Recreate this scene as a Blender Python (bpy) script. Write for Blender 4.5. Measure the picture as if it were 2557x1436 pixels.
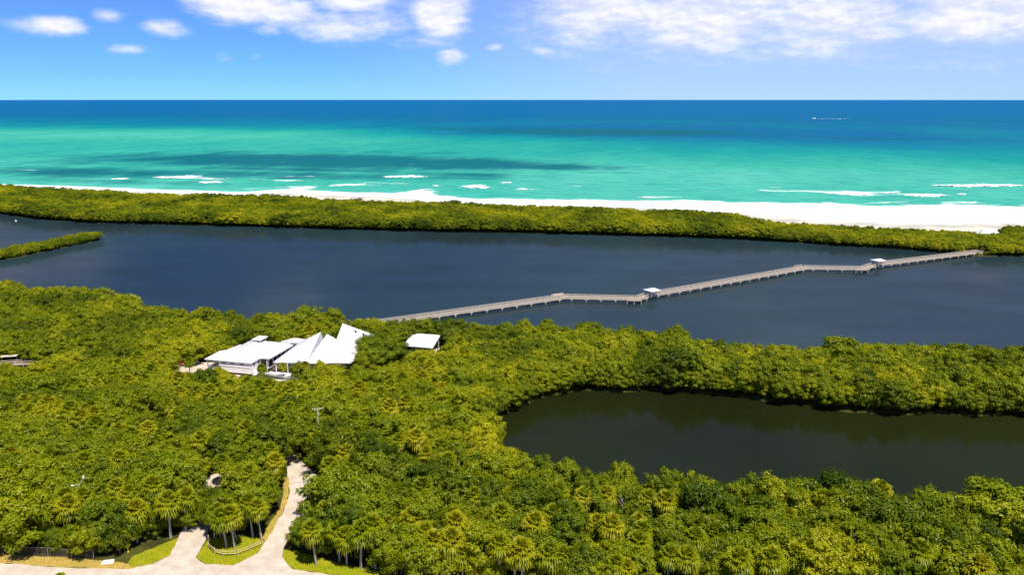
import bpy, bmesh, math, random
import numpy as np
from mathutils import Vector, Matrix

random.seed(7)
rng = np.random.default_rng(11)
for o in list(bpy.data.objects):
    bpy.data.objects.remove(o)
S = bpy.context.scene
COL = S.collection

# ------------------------------------------------------------------ camera
CAM_H = 80.0
cd = bpy.data.cameras.new("camera")
cam = bpy.data.objects.new("camera", cd)
COL.objects.link(cam)
cam.location = (0, 0, CAM_H)
cam.rotation_euler = (math.radians(90 - 13.207), 0, 0)
cd.sensor_width = 36.0
cd.lens = 36.0 * 2007.0 / 2557.0
cd.clip_start = 1.0
cd.clip_end = 200000.0
S.camera = cam

# ------------------------------------------------------------------ sun, sky, exposure
SUN_EL = math.radians(65)
SUN_AZ = math.atan2(0.55, -0.84)          # measured from +Y towards +X: behind the camera, to its right
sd = bpy.data.lights.new("sun", 'SUN')
sun = bpy.data.objects.new("sun", sd)
COL.objects.link(sun)
sd.energy = 4.9
sd.angle = math.radians(0.5)
sd.color = (1.0, 0.95, 0.86)
to_sun = Vector((math.sin(SUN_AZ) * math.cos(SUN_EL), math.cos(SUN_AZ) * math.cos(SUN_EL), math.sin(SUN_EL)))
sun.rotation_euler = (-to_sun).to_track_quat('-Z', 'Y').to_euler()
sun.location = (60, -80, 160)

S.view_settings.view_transform = 'Standard'
S.view_settings.look = 'None'
S.view_settings.gamma = 1.0
S.view_settings.use_curve_mapping = False
S.view_settings.exposure = 0.42
S.render.engine = 'CYCLES'


class NT:
    """small helper for node trees"""
    def __init__(self, tree):
        self.t = tree
        self.t.nodes.clear()

    def n(self, typ, **kw):
        nd = self.t.nodes.new(typ)
        for k, v in kw.items():
            if k.startswith('i_'):
                key = k[2:]
                key = int(key) if key.isdigit() else key.replace('_', ' ')
                nd.inputs[key].default_value = v
            else:
                setattr(nd, k, v)
        return nd

    def l(self, a, b):
        self.t.links.new(a, b)

    def m(self, op, a, b=None, c=None, clamp=False):
        nd = self.t.nodes.new('ShaderNodeMath')
        nd.operation = op
        nd.use_clamp = clamp
        for i, v in enumerate((a, b, c)):
            if v is None:
                continue
            if isinstance(v, (int, float)):
                nd.inputs[i].default_value = v
            else:
                self.l(v, nd.inputs[i])
        return nd.outputs[0]

    def mix(self, fac, a, b, blend='MIX'):
        nd = self.t.nodes.new('ShaderNodeMix')
        nd.data_type = 'RGBA'
        nd.blend_type = blend
        for sock, v in ((nd.inputs[0], fac), (nd.inputs[6], a), (nd.inputs[7], b)):
            if isinstance(v, (int, float)):
                sock.default_value = v
            elif isinstance(v, tuple):
                sock.default_value = v if len(v) == 4 else (*v, 1)
            else:
                self.l(v, sock)
        return nd.outputs[2]

    def ramp(self, fac, stops, interp='LINEAR'):
        nd = self.t.nodes.new('ShaderNodeValToRGB')
        cr = nd.color_ramp
        cr.interpolation = interp
        while len(cr.elements) < len(stops):
            cr.elements.new(0.5)
        for e, (p, c) in zip(cr.elements, stops):
            e.position = p
            e.color = (*c, 1) if len(c) == 3 else c
        self.l(fac, nd.inputs[0])
        return nd.outputs[0]

    def noise(self, vec, scale, detail=4, rough=0.55, dims='3D', dist=0.0):
        nd = self.n('ShaderNodeTexNoise')
        nd.noise_dimensions = dims
        nd.inputs['Scale'].default_value = scale
        nd.inputs['Detail'].default_value = detail
        nd.inputs['Roughness'].default_value = rough
        nd.inputs['Distortion'].default_value = dist
        if vec is not None:
            self.l(vec, nd.inputs['Vector'])
        return nd.outputs[0]


def smooth(nt, v, lo, hi):
    nd = nt.n('ShaderNodeMapRange')
    nd.interpolation_type = 'SMOOTHSTEP'
    nd.inputs['From Min'].default_value = lo
    nd.inputs['From Max'].default_value = hi
    nt.l(v, nd.inputs['Value'])
    return nd.outputs[0]


world = bpy.data.worlds.new("World")
S.world = world
world.use_nodes = True
w = NT(world.node_tree)
sky = w.n('ShaderNodeTexSky')
sky.sky_type = 'NISHITA'
sky.sun_disc = False
sky.sun_elevation = SUN_EL
sky.sun_rotation = SUN_AZ
sky.altitude = 4500.0
sky.air_density = 1.0
sky.dust_density = 0.0
sky.ozone_density = 8.0
geo = w.n('ShaderNodeTexCoord')
sep = w.n('ShaderNodeSeparateXYZ')
w.l(geo.outputs['Generated'], sep.inputs[0])
az = w.m('ARCTAN2', sep.outputs[0], sep.outputs[1])
el = w.m('ARCSINE', sep.outputs[2])
comb = w.n('ShaderNodeCombineXYZ')
w.l(az, comb.inputs[0])
w.l(w.m('MULTIPLY', el, 2.4), comb.inputs[1])
ae = comb.outputs[0]
# cumulus: heaps of cloud (azimuth, elevation, half width, half height in degrees, weight) broken up by noise
HEAPS = [(-33.5, 6.5, 2.0, .9, 1.0), (-29.2, 6.7, 1.9, .7, .55), (-28.3, 4.3, 1.7, .55, .8), (-25.8, 4.9, 1.0, .5, .5),
         (-22.4, 4.4, 1.4, .55, .7), (-24.6, 3.1, 1.2, .35, .55), (-17.6, 6.3, 3.4, 1.2, 1.1), (-15.0, 5.7, 2.2, 1.0, .8),
         (-16.2, 4.4, 1.1, .5, .4), (-10.7, 6.5, 2.4, 1.0, .9), (-10.6, 4.9, 4.6, 1.2, .62), (-4.8, 5.7, 1.8, 1.5, 1.1),
         (-6.2, 3.8, 2.8, .7, .45), (-4.3, 2.8, 1.0, .55, .65), (-1.1, 3.5, .7, .3, .55), (2.2, 3.2, .9, .4, .55),
         (6.3, 5.6, 5.4, 2.4, .70), (13, 5.4, 6.5, 2.6, .74), (20, 5.2, 6.0, 2.6, .70), (28.0, 4.5, 2.3, 1.3, 1.0),
         (29.5, 5.4, 5.0, 2.4, .80), (22.5, 4.0, 3.6, .8, .5), (5.8, 4.4, 2.0, .8, .6), (34, 6.2, 3, 1.0, .5),
         (-19, 2.6, .9, .4, .4), (-17, 2.7, .8, .4, .3)]
cov = None
D = math.radians
for (a, e, wa, he, wt) in HEAPS:
    dx = w.m('DIVIDE', w.m('SUBTRACT', az, D(a)), D(wa))
    dy = w.m('DIVIDE', w.m('SUBTRACT', el, D(e)), D(he))
    r2 = w.m('ADD', w.m('MULTIPLY', dx, dx), w.m('MULTIPLY', dy, dy))
    g = w.m('MULTIPLY', w.m('POWER', 2.718, w.m('MULTIPLY', r2, -0.8)), wt)
    cov = g if cov is None else w.m('MAXIMUM', cov, g)
# the same kind of sky goes on all round and overhead: scattered heaps from noise alone
far_n = w.noise(ae, 4.2, 3, 0.5)
wide = w.m('MULTIPLY', smooth(w, far_n, 0.50, 0.72), w.m('MULTIPLY', smooth(w, el, D(5.8), D(8.5)), 0.85))
cov = w.m('MAXIMUM', cov, wide)
n1 = w.noise(ae, 20.0, 6, 0.55)
n2 = w.noise(ae, 9.0, 3, 0.5)
n3 = w.noise(ae, 60.0, 5, 0.6)
nn = w.m('ADD', w.m('ADD', w.m('MULTIPLY', n1, 0.50), w.m('MULTIPLY', n2, 0.34)), w.m('MULTIPLY', n3, 0.16))
dens = w.m('ADD', cov, w.m('MULTIPLY', w.m('SUBTRACT', nn, 0.5), 1.45))
mask = smooth(w, dens, 0.14, 0.80)
# thin milky veil low over the sea towards the right-hand (southern) part
veil = w.m('MULTIPLY', smooth(w, az, D(-16), D(14)), 0.50)
veil = w.m('ADD', veil, 0.10)
veil = w.m('MULTIPLY', veil, w.m('SUBTRACT', 1.0, smooth(w, el, D(7), D(40))))
# brighter tops, greyer bases: compare the density with the density a little lower
comb2 = w.n('ShaderNodeCombineXYZ')
w.l(w.m('ADD', az, 0.004), comb2.inputs[0])
w.l(w.m('ADD', w.m('MULTIPLY', el, 2.4), 0.012), comb2.inputs[1])
n1b = w.noise(comb2.outputs[0], 20.0, 6, 0.55)
lit = smooth(w, w.m('SUBTRACT', n1, n1b), -0.14, 0.12)
tint = w.mix(1.0, sky.outputs[0], (0.36, 0.72, 1.30), 'MULTIPLY')
cloud_col = w.mix(lit, (5.5, 5.9, 7.9), (7.3, 7.4, 8.2))
col = w.mix(veil, tint, (4.6, 5.6, 8.0))
col = w.mix(mask, col, cloud_col)
bg = w.n('ShaderNodeBackground')
bg.inputs['Strength'].default_value = 0.100
w.l(col, bg.inputs['Color'])
wo = w.n('ShaderNodeOutputWorld')
w.l(bg.outputs[0], wo.inputs['Surface'])
LAGOON_FAR = [(-367.3, 573.5), (-322.8, 545.9), (-275.3, 527.7), (-230.6, 522.4), (-188.8, 515.6), (-148.1, 509.0), (-95.1, 499.3), (-44.2, 491.5), (5.3, 488.4), (53.5, 479.5), (100.4, 472.2), (133.8, 463.9), (154.6, 455.7), (183.9, 442.8), (212.9, 433.0), (228.7, 421.2), (240.8, 412.3), (267.3, 412.3)]
LAGOON_NEAR = [(-206.4, 315.7), (-183.1, 308.7), (-160.9, 305.3), (-142.4, 292.4), (-120.9, 276.6), (-106.7, 272.7), (-86.0, 264.8), (-68.2, 264.8), (-51.5, 263.3), (-40.0, 258.8), (-23.9, 258.8), (-12.6, 259.8), (2.9, 258.8), (16.2, 258.3), (29.1, 253.9), (35.3, 250.7), (47.2, 244.8), (58.4, 238.3), (65.5, 232.1), (75.1, 232.1), (86.7, 230.5), (98.2, 229.3), (110.4, 229.7), (121.7, 228.5), (135.2, 231.3), (155.1, 232.9)]
SPIT_TOP = [(-272.0, 420.7), (-263.6, 435.5), (-256.1, 454.1), (-246.9, 469.8), (-238.5, 464.0)]
SPIT_LOW = [(-241.6, 472.2), (-242.7, 458.4), (-250.6, 439.1), (-253.2, 416.7), (-260.7, 401.6)]
POND_FAR = [(-6.0, 186.1), (-3.4, 192.7), (1.9, 200.1), (7.9, 208.0), (19.4, 214.9), (30.4, 212.3), (41.8, 213.3), (47.4, 213.3), (61.0, 209.2), (73.8, 204.4), (82.4, 201.5), (86.7, 198.7), (99.1, 195.9), (110.4, 197.6), (118.3, 194.8), (127.2, 195.9), (133.8, 197.0)]
POND_NEAR = [(-4.8, 171.2), (-3.4, 166.3), (0.6, 160.4), (5.1, 155.3), (9.9, 151.2), (14.6, 148.3), (22.5, 147.2), (31.7, 145.4), (37.2, 145.4), (44.8, 144.5), (51.9, 142.2), (61.5, 140.9), (68.0, 138.4), (75.1, 137.4), (83.3, 135.9), (94.4, 135.0)]
FOREST_SEA = [(-443.6, 697.4), (-401.7, 684.9), (-361.3, 672.9), (-306.0, 647.2), (-264.0, 639.0), (-214.4, 633.7), (-182.1, 631.1), (-133.2, 608.4), (-83.0, 596.4), (-37.6, 584.9), (6.1, 571.7), (48.3, 563.1), (75.2, 552.8), (115.0, 544.9), (138.0, 527.7), (160.7, 515.1), (168.0, 498.0), (199.8, 483.5), (231.9, 474.3), (246.5, 465.4), (262.1, 464.0), (275.3, 462.6), (294.3, 478.9), (310.0, 482.0)]
SEA_EDGE = [(-484.1, 761.9), (-397.4, 740.9), (-309.8, 708.3), (-234.3, 693.0), (-204.0, 708.3), (-164.5, 690.0), (-92.7, 667.1), (-37.3, 630.3), (6.7, 620.5), (67.9, 613.3), (125.5, 595.0), (177.3, 569.4), (197.0, 544.0), (232.5, 531.2), (268.2, 522.4), (340.0, 529.5)]
DRIVE = [(-51.1, 167.8), (-49.3, 162.1), (-47.6, 157.4), (-46.2, 152.7), (-45.1, 146.0), (-45.1, 139.0), (-45.2, 132.9), (-45.5, 128.9), (-48.4, 125.2), (-53.6, 125.5), (-56.0, 127.6), (-56.2, 132.9), (-57.1, 134.9), (-62.1, 135.1), (-61.7, 134.2), (-60.9, 128.4), (-62.9, 125.7), (-66.2, 124.0), (-77.6, 124.5), (-89.6, 125.9), (-85.0, 118.5), (-18.5, 118.5), (-32.8, 122.8), (-37.6, 123.9), (-39.0, 125.2), (-40.9, 128.1), (-41.7, 132.1), (-42.1, 137.4), (-42.6, 143.9), (-42.7, 148.8), (-42.2, 154.7), (-42.8, 159.3), (-46.7, 165.5), (-49.5, 169.2)]
ISLAND_LAWN = [(-56.2, 132.9), (-56.0, 127.6), (-53.6, 125.5), (-48.4, 125.2), (-45.5, 128.9), (-45.2, 132.9), (-47.3, 134.2), (-53.5, 134.9)]
LAWN_LEFT = [(-67.3, 125.9), (-67.2, 128.1), (-65.0, 130.5), (-61.7, 134.2), (-60.9, 128.4), (-62.9, 125.7), (-65.8, 124.4)]
LAWN_RIGHT = [(-41.1, 130.0), (-38.7, 129.4), (-35.7, 127.5), (-31.2, 125.0), (-26.9, 123.9), (-5.4, 122.7), (-5.3, 121.4), (-31.4, 122.5), (-37.6, 123.9), (-39.0, 125.2), (-40.9, 128.1)]
VERGE = [(-91.2, 128.4), (-76.4, 127.4), (-66.3, 125.6), (-61.6, 125.9), (-66.2, 124.0), (-77.6, 124.5), (-89.6, 125.9)]
PATH_VERGE = [(-47.8, 158.3), (-46.2, 152.7), (-45.1, 146.0), (-45.1, 139.0), (-45.2, 132.9), (-46.2, 134.2), (-46.4, 138.0), (-46.1, 143.0), (-46.3, 147.8), (-47.7, 153.8), (-49.0, 158.3)]
CLEARING = [(-65.1, 154.8), (-65.3, 158.9), (-63.5, 161.6), (-61.6, 160.0), (-61.3, 156.3), (-63.5, 154.5)]
LOT = [(-103.1, 231.4), (-93.8, 236.3), (-75.8, 226.2), (-67.4, 221.7), (-60.4, 221.7), (-79.1, 221.7), (-94.2, 221.7), (-98.7, 224.1)]
BOARD = [(-53.2, 275.4), (-48.0, 278.6), (21.4, 317.7), (50.7, 315.0), (56.6, 321.1), (139.9, 375.9), (166.9, 374.1), (177.1, 383.6), (249.3, 418.5)]
PALMS = [(-30.1, 122.4), (-28.7, 123.8), (-23.7, 121.6), (-26.2, 122.8), (-27.3, 132.2), (-26.5, 140.4), (-18.1, 128.7), (-9.8, 129.1), (-12.9, 118.3), (-10.6, 119.3), (-8.3, 118.7), (-1.8, 119.3), (-43.0, 156.6), (-24.4, 154.2), (0.6, 117.5), (1.9, 117.2), (6.2, 118.6), (8.0, 117.9), (16.6, 116.1), (18.1, 115.6), (25.1, 116.9), (68.8, 138.5), (82.6, 118.5), (46.1, 116.4), (41.9, 115.6), (51.6, 115.6), (-75.6, 141.4), (-91.8, 139.8), (-84.7, 125.3), (-80.4, 125.9), (-63.3, 134.1), (-68.5, 124.9), (-87.1, 151.4), (-81.9, 156.0), (-54.1, 131.4), (-48.1, 131.1), (-43.0, 155.0), (-61.0, 155.4), (-48.6, 151.1), (-67.6, 163.0), (-86.4, 153.1), (-83.4, 164.1), (-69.2, 213.6), (-63.6, 210.9), (-77.3, 217.8), (-64.8, 245.8), (-29.3, 241.4), (9.3, 117.9), (28.5, 116.0), (36.7, 115.2), (74.2, 114.7), (-52.4, 146.8), (-61.2, 125.6), (-106.0, 157.9), (-82.0, 134.0), (-66.6, 148.5), (-33.6, 148.5), (-16.5, 138.5), (-7.4, 138.5), (-48.2, 138.5), (3.6, 125.6), (21.5, 120.5), (35.4, 125.6), (66.4, 116.9), (-53.4, 173.0), (-66.0, 177.8), (-92.5, 188.2), (-101.7, 182.8), (-121.3, 188.2), (-87.1, 199.7)]
SNAGS = [(21.0, 138.3), (26.1, 136.0), (67.7, 132.5), (58.7, 124.0), (55.3, 132.5), (1.0, 164.5), (1.7, 142.9), (-10.6, 151.2), (10.1, 147.0), (75.3, 132.5), (-124.2, 229.7), (36.9, 138.3), (-30.2, 168.7), (0.9, 139.8)]
PATCH_DEEP = [(180.7, 2153.1), (367.8, 2022.2), (26.0, 2472.4)]
PATCH_DARK = [(-525.5, 1088.4), (-376.7, 1125.8), (-210.2, 1125.8), (-69.0, 1088.4), (36.5, 1033.4), (-251.0, 960.4), (-553.5, 1358.5), (-186.1, 1358.5)]
BREAKA = [(-375.4, 845.5), (-307.6, 795.7), (-134.9, 854.4), (-46.8, 761.9), (275.0, 702.1), (334.3, 687.1), (321.5, 708.3), (398.1, 765.5), (-412.3, 832.5), (4.2, 734.1), (-173.6, 761.9), (355.8, 635.3), (107.8, 672.7), (233.9, 622.9), (-92.0, 714.6), (-11.2, 791.8), (382.0, 693.0), (-75.5, 765.5)]
BREAKB = [(-327.2, 859.0), (-283.9, 795.7), (-87.5, 854.4), (-17.3, 747.8), (311.7, 690.0), (370.5, 684.1), (344.1, 711.4), (487.5, 765.5), (-391.7, 832.5), (17.0, 734.1), (-139.6, 784.1), (371.4, 640.4), (118.6, 672.7), (259.4, 620.5), (-72.5, 734.1), (2.6, 795.7), (393.0, 696.0), (-66.0, 765.5)]
MISC = [(1263.6, 3438.4), (-332.6, 534.8), (-68.8, 129.4), (-70.8, 126.1), (-76.2, 122.6), (-57.1, 122.4)]
POLES = [(-44.1, 170.9), (-32.6, 131.8), (-38.8, 136.8), (-81.2, 138.3)]
FENCE = [(-96.1, 129.4), (-92.5, 128.9), (-88.7, 128.3), (-82.2, 127.8), (-77.7, 127.2), (-73.7, 127.0)]
RAILPOSTS = [(-55.5, 132.6), (-54.9, 130.8), (-53.1, 128.9), (-51.3, 128.0), (-48.8, 128.3), (-47.0, 130.0), (-45.4, 131.7), (-46.1, 133.5)]
LAWNPALM = [(-51.6, 130.5), (-50.2, 130.5), (-50.6, 133.6), (-46.4, 133.9), (-55.0, 134.2)]
LEFTSHED = [(-155.3, 231.9), (-144.1, 234.5), (-139.2, 235.7)]

# ------------------------------------------------------------------ materials
def new_mat(name):
    m = bpy.data.materials.new(name)
    m.use_nodes = True
    nt = NT(m.node_tree)
    out = nt.n('ShaderNodeOutputMaterial')
    return m, nt, out


def simple_mat(name, col, rough=0.7, var=0.12, scale=1.5, metallic=0.0, col2=None, bump=0.0, stretch=None):
    m, nt, out = new_mat(name)
    tc = nt.n('ShaderNodeTexCoord')
    vec = tc.outputs['Object']
    if stretch:
        mp = nt.n('ShaderNodeMapping')
        mp.inputs['Scale'].default_value = stretch
        nt.l(vec, mp.inputs['Vector'])
        vec = mp.outputs[0]
    nz = nt.noise(vec, scale, 6, 0.6)
    c2 = col2 if col2 else tuple(max(0.0, c * (1 - 2.2 * var)) for c in col)
    c = nt.mix(smooth(nt, nz, 0.32, 0.68), c2, col)
    p = nt.n('ShaderNodeBsdfPrincipled')
    nt.l(c, p.inputs['Base Color'])
    p.inputs['Roughness'].default_value = rough
    p.inputs['Metallic'].default_value = metallic
    if bump:
        b = nt.n('ShaderNodeBump')
        b.inputs['Distance'].default_value = bump
        b.inputs['Strength'].default_value = 0.6
        nt.l(nz, b.inputs['Height'])
        nt.l(b.outputs[0], p.inputs['Normal'])
    nt.l(p.outputs[0], out.inputs['Surface'])
    return m


def leaf_mat(name, cols, trans=0.3, patch=0.02, spread=0.35, twig=0.8):
    """foliage: kinds of green that differ from tree to tree, between neighbouring stands and leaf to leaf"""
    m, nt, out = new_mat(name)
    oi = nt.n('ShaderNodeObjectInfo')
    g = nt.n('ShaderNodeNewGeometry')
    stand = nt.noise(g.outputs['Position'], patch, 3, 0.5)
    leafn = nt.noise(g.outputs['Position'], 1.3, 2, 0.5)
    f = nt.m('ADD', nt.m('MULTIPLY', oi.outputs['Random'], spread), nt.m('MULTIPLY', nt.m('SUBTRACT', stand, 0.5), 2.0))
    f = nt.m('ADD', f, nt.m('MULTIPLY', nt.m('SUBTRACT', leafn, 0.5), twig))
    f = nt.m('ADD', f, 0.5 - spread * 0.5, clamp=True)
    k = len(cols) - 1
    c = nt.ramp(f, [(i / k, cc) for i, cc in enumerate(cols)])
    d = nt.n('ShaderNodeBsdfDiffuse')
    nt.l(c, d.inputs['Color'])
    t = nt.n('ShaderNodeBsdfTranslucent')
    nt.l(c, t.inputs['Color'])
    gl = nt.n('ShaderNodeBsdfGlossy')
    gl.inputs['Roughness'].default_value = 0.45
    gl.inputs['Color'].default_value = (0.9, 0.9, 0.8, 1)
    mx = nt.n('ShaderNodeMixShader')
    mx.inputs[0].default_value = trans
    nt.l(d.outputs[0], mx.inputs[1])
    nt.l(t.outputs[0], mx.inputs[2])
    mx2 = nt.n('ShaderNodeMixShader')
    mx2.inputs[0].default_value = 0.012
    nt.l(mx.outputs[0], mx2.inputs[1])
    nt.l(gl.outputs[0], mx2.inputs[2])
    nt.l(mx2.outputs[0], out.inputs['Surface'])
    return m


M = {}
M['mangrove'] = leaf_mat('mangrove_leaves', [(0.058, 0.092, 0.002), (0.150, 0.188, 0.002), (0.245, 0.272, 0.003), (0.395, 0.378, 0.006)], 0.34, 0.03, 0.62, 0.65)
M['broadleaf'] = leaf_mat('broadleaf_leaves', [(0.048, 0.085, 0.002), (0.112, 0.160, 0.002), (0.195, 0.238, 0.003), (0.305, 0.325, 0.005)], 0.34, 0.06, 0.6, 0.7)
M['fig'] = leaf_mat('fig_leaves', [(0.070, 0.110, 0.002), (0.150, 0.190, 0.002), (0.270, 0.285, 0.004)], 0.2, 0.1)
M['palm'] = leaf_mat('palm_fronds', [(0.180, 0.225, 0.003), (0.265, 0.285, 0.004), (0.380, 0.345, 0.010)], 0.40, 0.08, 0.8)
M['dead_frond'] = simple_mat('dead_palm_fronds', (0.55, 0.40, 0.11), 0.8, 0.2, 3.0)
M['bark'] = simple_mat('bark', (0.16, 0.125, 0.085), 0.9, 0.2, 4.0, bump=0.03)
M['palm_bark'] = simple_mat('palm_bark', (0.42, 0.37, 0.29), 0.9, 0.2, 6.0, bump=0.03, stretch=(1, 1, 4))
M['bleached'] = simple_mat('bleached_wood', (0.66, 0.61, 0.50), 0.8, 0.12, 5.0)
M['white_roof'] = simple_mat('white_metal_roof', (0.70, 0.70, 0.70), 0.5, 0.09, 0.35)
M['white_wall'] = simple_mat('pale_plaster', (0.90, 0.84, 0.82), 0.8, 0.03, 0.6)
M['white_trim'] = simple_mat('white_trim', (0.80, 0.79, 0.76), 0.6, 0.04, 0.8)
M['dark_glass'] = simple_mat('dark_window_glass', (0.02, 0.022, 0.026), 0.12, 0.1, 1.0)
M['dark_wood'] = simple_mat('dark_timber', (0.13, 0.085, 0.06), 0.8, 0.15, 2.0)  # timber with a dark brown base colour
M['deck_wood'] = simple_mat('weathered_deck', (0.42, 0.35, 0.27), 0.85, 0.12, 2.2, stretch=(6, 1, 1))
M['rail_wood'] = simple_mat('weathered_rail', (0.60, 0.51, 0.40), 0.85, 0.12, 3.0)
M['pile_wood'] = simple_mat('piling_wood', (0.60, 0.51, 0.40), 0.85, 0.14, 3.0)
M['fence_wood'] = simple_mat('split_rail_wood', (0.56, 0.44, 0.22), 0.85, 0.14, 4.0)
M['sand_track'] = simple_mat('sandy_drive', (0.57, 0.475, 0.37), 0.95, 0.05, 0.5, col2=(0.44, 0.36, 0.275))
M['concrete'] = simple_mat('concrete', (0.74, 0.74, 0.72), 0.9, 0.05, 1.5)
M['pole_metal'] = simple_mat('pale_pole', (0.52, 0.52, 0.36), 0.6, 0.1, 3.0)
M['galv'] = simple_mat('galvanised_steel', (0.30, 0.25, 0.20), 0.5, 0.1, 3.0)
M['yellow'] = simple_mat('yellow_paint', (0.78, 0.62, 0.03), 0.5, 0.06, 3.0)
M['pink_bench'] = simple_mat('pinkish_boards', (0.62, 0.42, 0.38), 0.8, 0.08, 2.0)
M['car_red'] = simple_mat('red_car_paint', (0.22, 0.03, 0.025), 0.3, 0.04, 1.0)
M['car_dark'] = simple_mat('dark_car_paint', (0.05, 0.035, 0.035), 0.3, 0.04, 1.0)
M['car_white'] = simple_mat('silver_car_paint', (0.45, 0.45, 0.46), 0.3, 0.04, 1.0)
M['rubber'] = simple_mat('tyre_rubber', (0.02, 0.02, 0.02), 0.9, 0.1, 3.0)
M['boat_white'] = simple_mat('white_gelcoat', (0.85, 0.85, 0.85), 0.35, 0.03, 0.5)


def grass_mat(name, c1, c2, c3):
    m, nt, out = new_mat(name)
    g = nt.n('ShaderNodeNewGeometry')
    a = nt.noise(g.outputs['Position'], 0.35, 4, 0.55)
    b = nt.noise(g.outputs['Position'], 2.6, 4, 0.6)
    c = nt.mix(smooth(nt, a, 0.35, 0.65), c1, c2)
    c = nt.mix(nt.m('MULTIPLY', smooth(nt, b, 0.5, 0.72), 0.55), c, c3)
    p = nt.n('ShaderNodeBsdfDiffuse')
    nt.l(c, p.inputs['Color'])
    nt.l(p.outputs[0], out.inputs['Surface'])
    return m


M['lawn'] = grass_mat('lawn_grass', (0.215, 0.245, 0.008), (0.29, 0.27, 0.012), (0.34, 0.24, 0.03))
M['dry_verge'] = grass_mat('dry_grass', (0.45, 0.30, 0.08), (0.36, 0.27, 0.05), (0.55, 0.38, 0.16))


def ground_mat():
    m, nt, out = new_mat('ground_soil_and_sand')
    at = nt.n('ShaderNodeAttribute', attribute_name='sand')
    g = nt.n('ShaderNodeNewGeometry')
    a = nt.noise(g.outputs['Position'], 0.3, 5, 0.6)
    b = nt.noise(g.outputs['Position'], 0.05, 4, 0.55)
    soil = nt.mix(smooth(nt, a, 0.35, 0.65), (0.035, 0.035, 0.012), (0.075, 0.075, 0.015))
    # dry sand, and firm wet sand where the swash reaches
    sand = nt.mix(smooth(nt, b, 0.4, 0.65), (0.60, 0.55, 0.43), (0.52, 0.46, 0.36))
    wet = nt.n('ShaderNodeAttribute', attribute_name='wet')
    sand = nt.mix(nt.m('MULTIPLY', wet.outputs['Fac'], nt.m('MULTIPLY', smooth(nt, b, 0.40, 0.56), 0.75)), sand, (0.36, 0.36, 0.32))
    c = nt.mix(at.outputs['Fac'], soil, sand)
    p = nt.n('ShaderNodeBsdfDiffuse')
    nt.l(c, p.inputs['Color'])
    nt.l(p.outputs[0], out.inputs['Surface'])
    return m


def lagoon_mat(name, body, rough, glint):
    m, nt, out = new_mat(name)
    g = nt.n('ShaderNodeNewGeometry')
    mp = nt.n('ShaderNodeMapping')
    mp.inputs['Scale'].default_value = (1.0, 0.55, 1.0)
    mp.inputs['Rotation'].default_value = (0, 0, math.radians(20))
    nt.l(g.outputs['Position'], mp.inputs['Vector'])
    rip = nt.noise(mp.outputs[0], 1.1, 4, 0.6)
    broad = nt.noise(mp.outputs[0], 0.012, 3, 0.5)
    mp2 = nt.n('ShaderNodeMapping')
    mp2.inputs['Scale'].default_value = (0.35, 1.0, 1.0)
    mp2.inputs['Rotation'].default_value = (0, 0, math.radians(14))
    nt.l(g.outputs['Position'], mp2.inputs['Vector'])
    lanes = nt.noise(mp2.outputs[0], 0.05, 4, 0.6)
    c = nt.mix(smooth(nt, broad, 0.35, 0.65), body, tuple(v * 0.66 for v in body))
    b = nt.n('ShaderNodeBump')
    b.inputs['Distance'].default_value = 0.05
    b.inputs['Strength'].default_value = 0.35
    nt.l(rip, b.inputs['Height'])
    d = nt.n('ShaderNodeBsdfDiffuse')
    nt.l(c, d.inputs['Color'])
    gl = nt.n('ShaderNodeBsdfGlossy')
    gl.inputs['Roughness'].default_value = rough
    nt.l(b.outputs[0], gl.inputs['Normal'])
    fr = nt.n('ShaderNodeFresnel')
    fr.inputs['IOR'].default_value = 1.33
    nt.l(b.outputs[0], fr.inputs['Normal'])
    # wind ruffles some of the surface: those lanes mirror less of the low sky
    ruf = nt.m('ADD', glint, nt.m('MULTIPLY', smooth(nt, nt.m('ADD', nt.m('MULTIPLY', broad, .6), nt.m('MULTIPLY', lanes, .4)), 0.42, 0.62), glint * 0.6))
    f = nt.m('MULTIPLY', fr.outputs[0], ruf)
    mx = nt.n('ShaderNodeMixShader')
    nt.l(f, mx.inputs[0])
    nt.l(d.outputs[0], mx.inputs[1])
    nt.l(gl.outputs[0], mx.inputs[2])
    nt.l(mx.outputs[0], out.inputs['Surface'])
    return m


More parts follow.
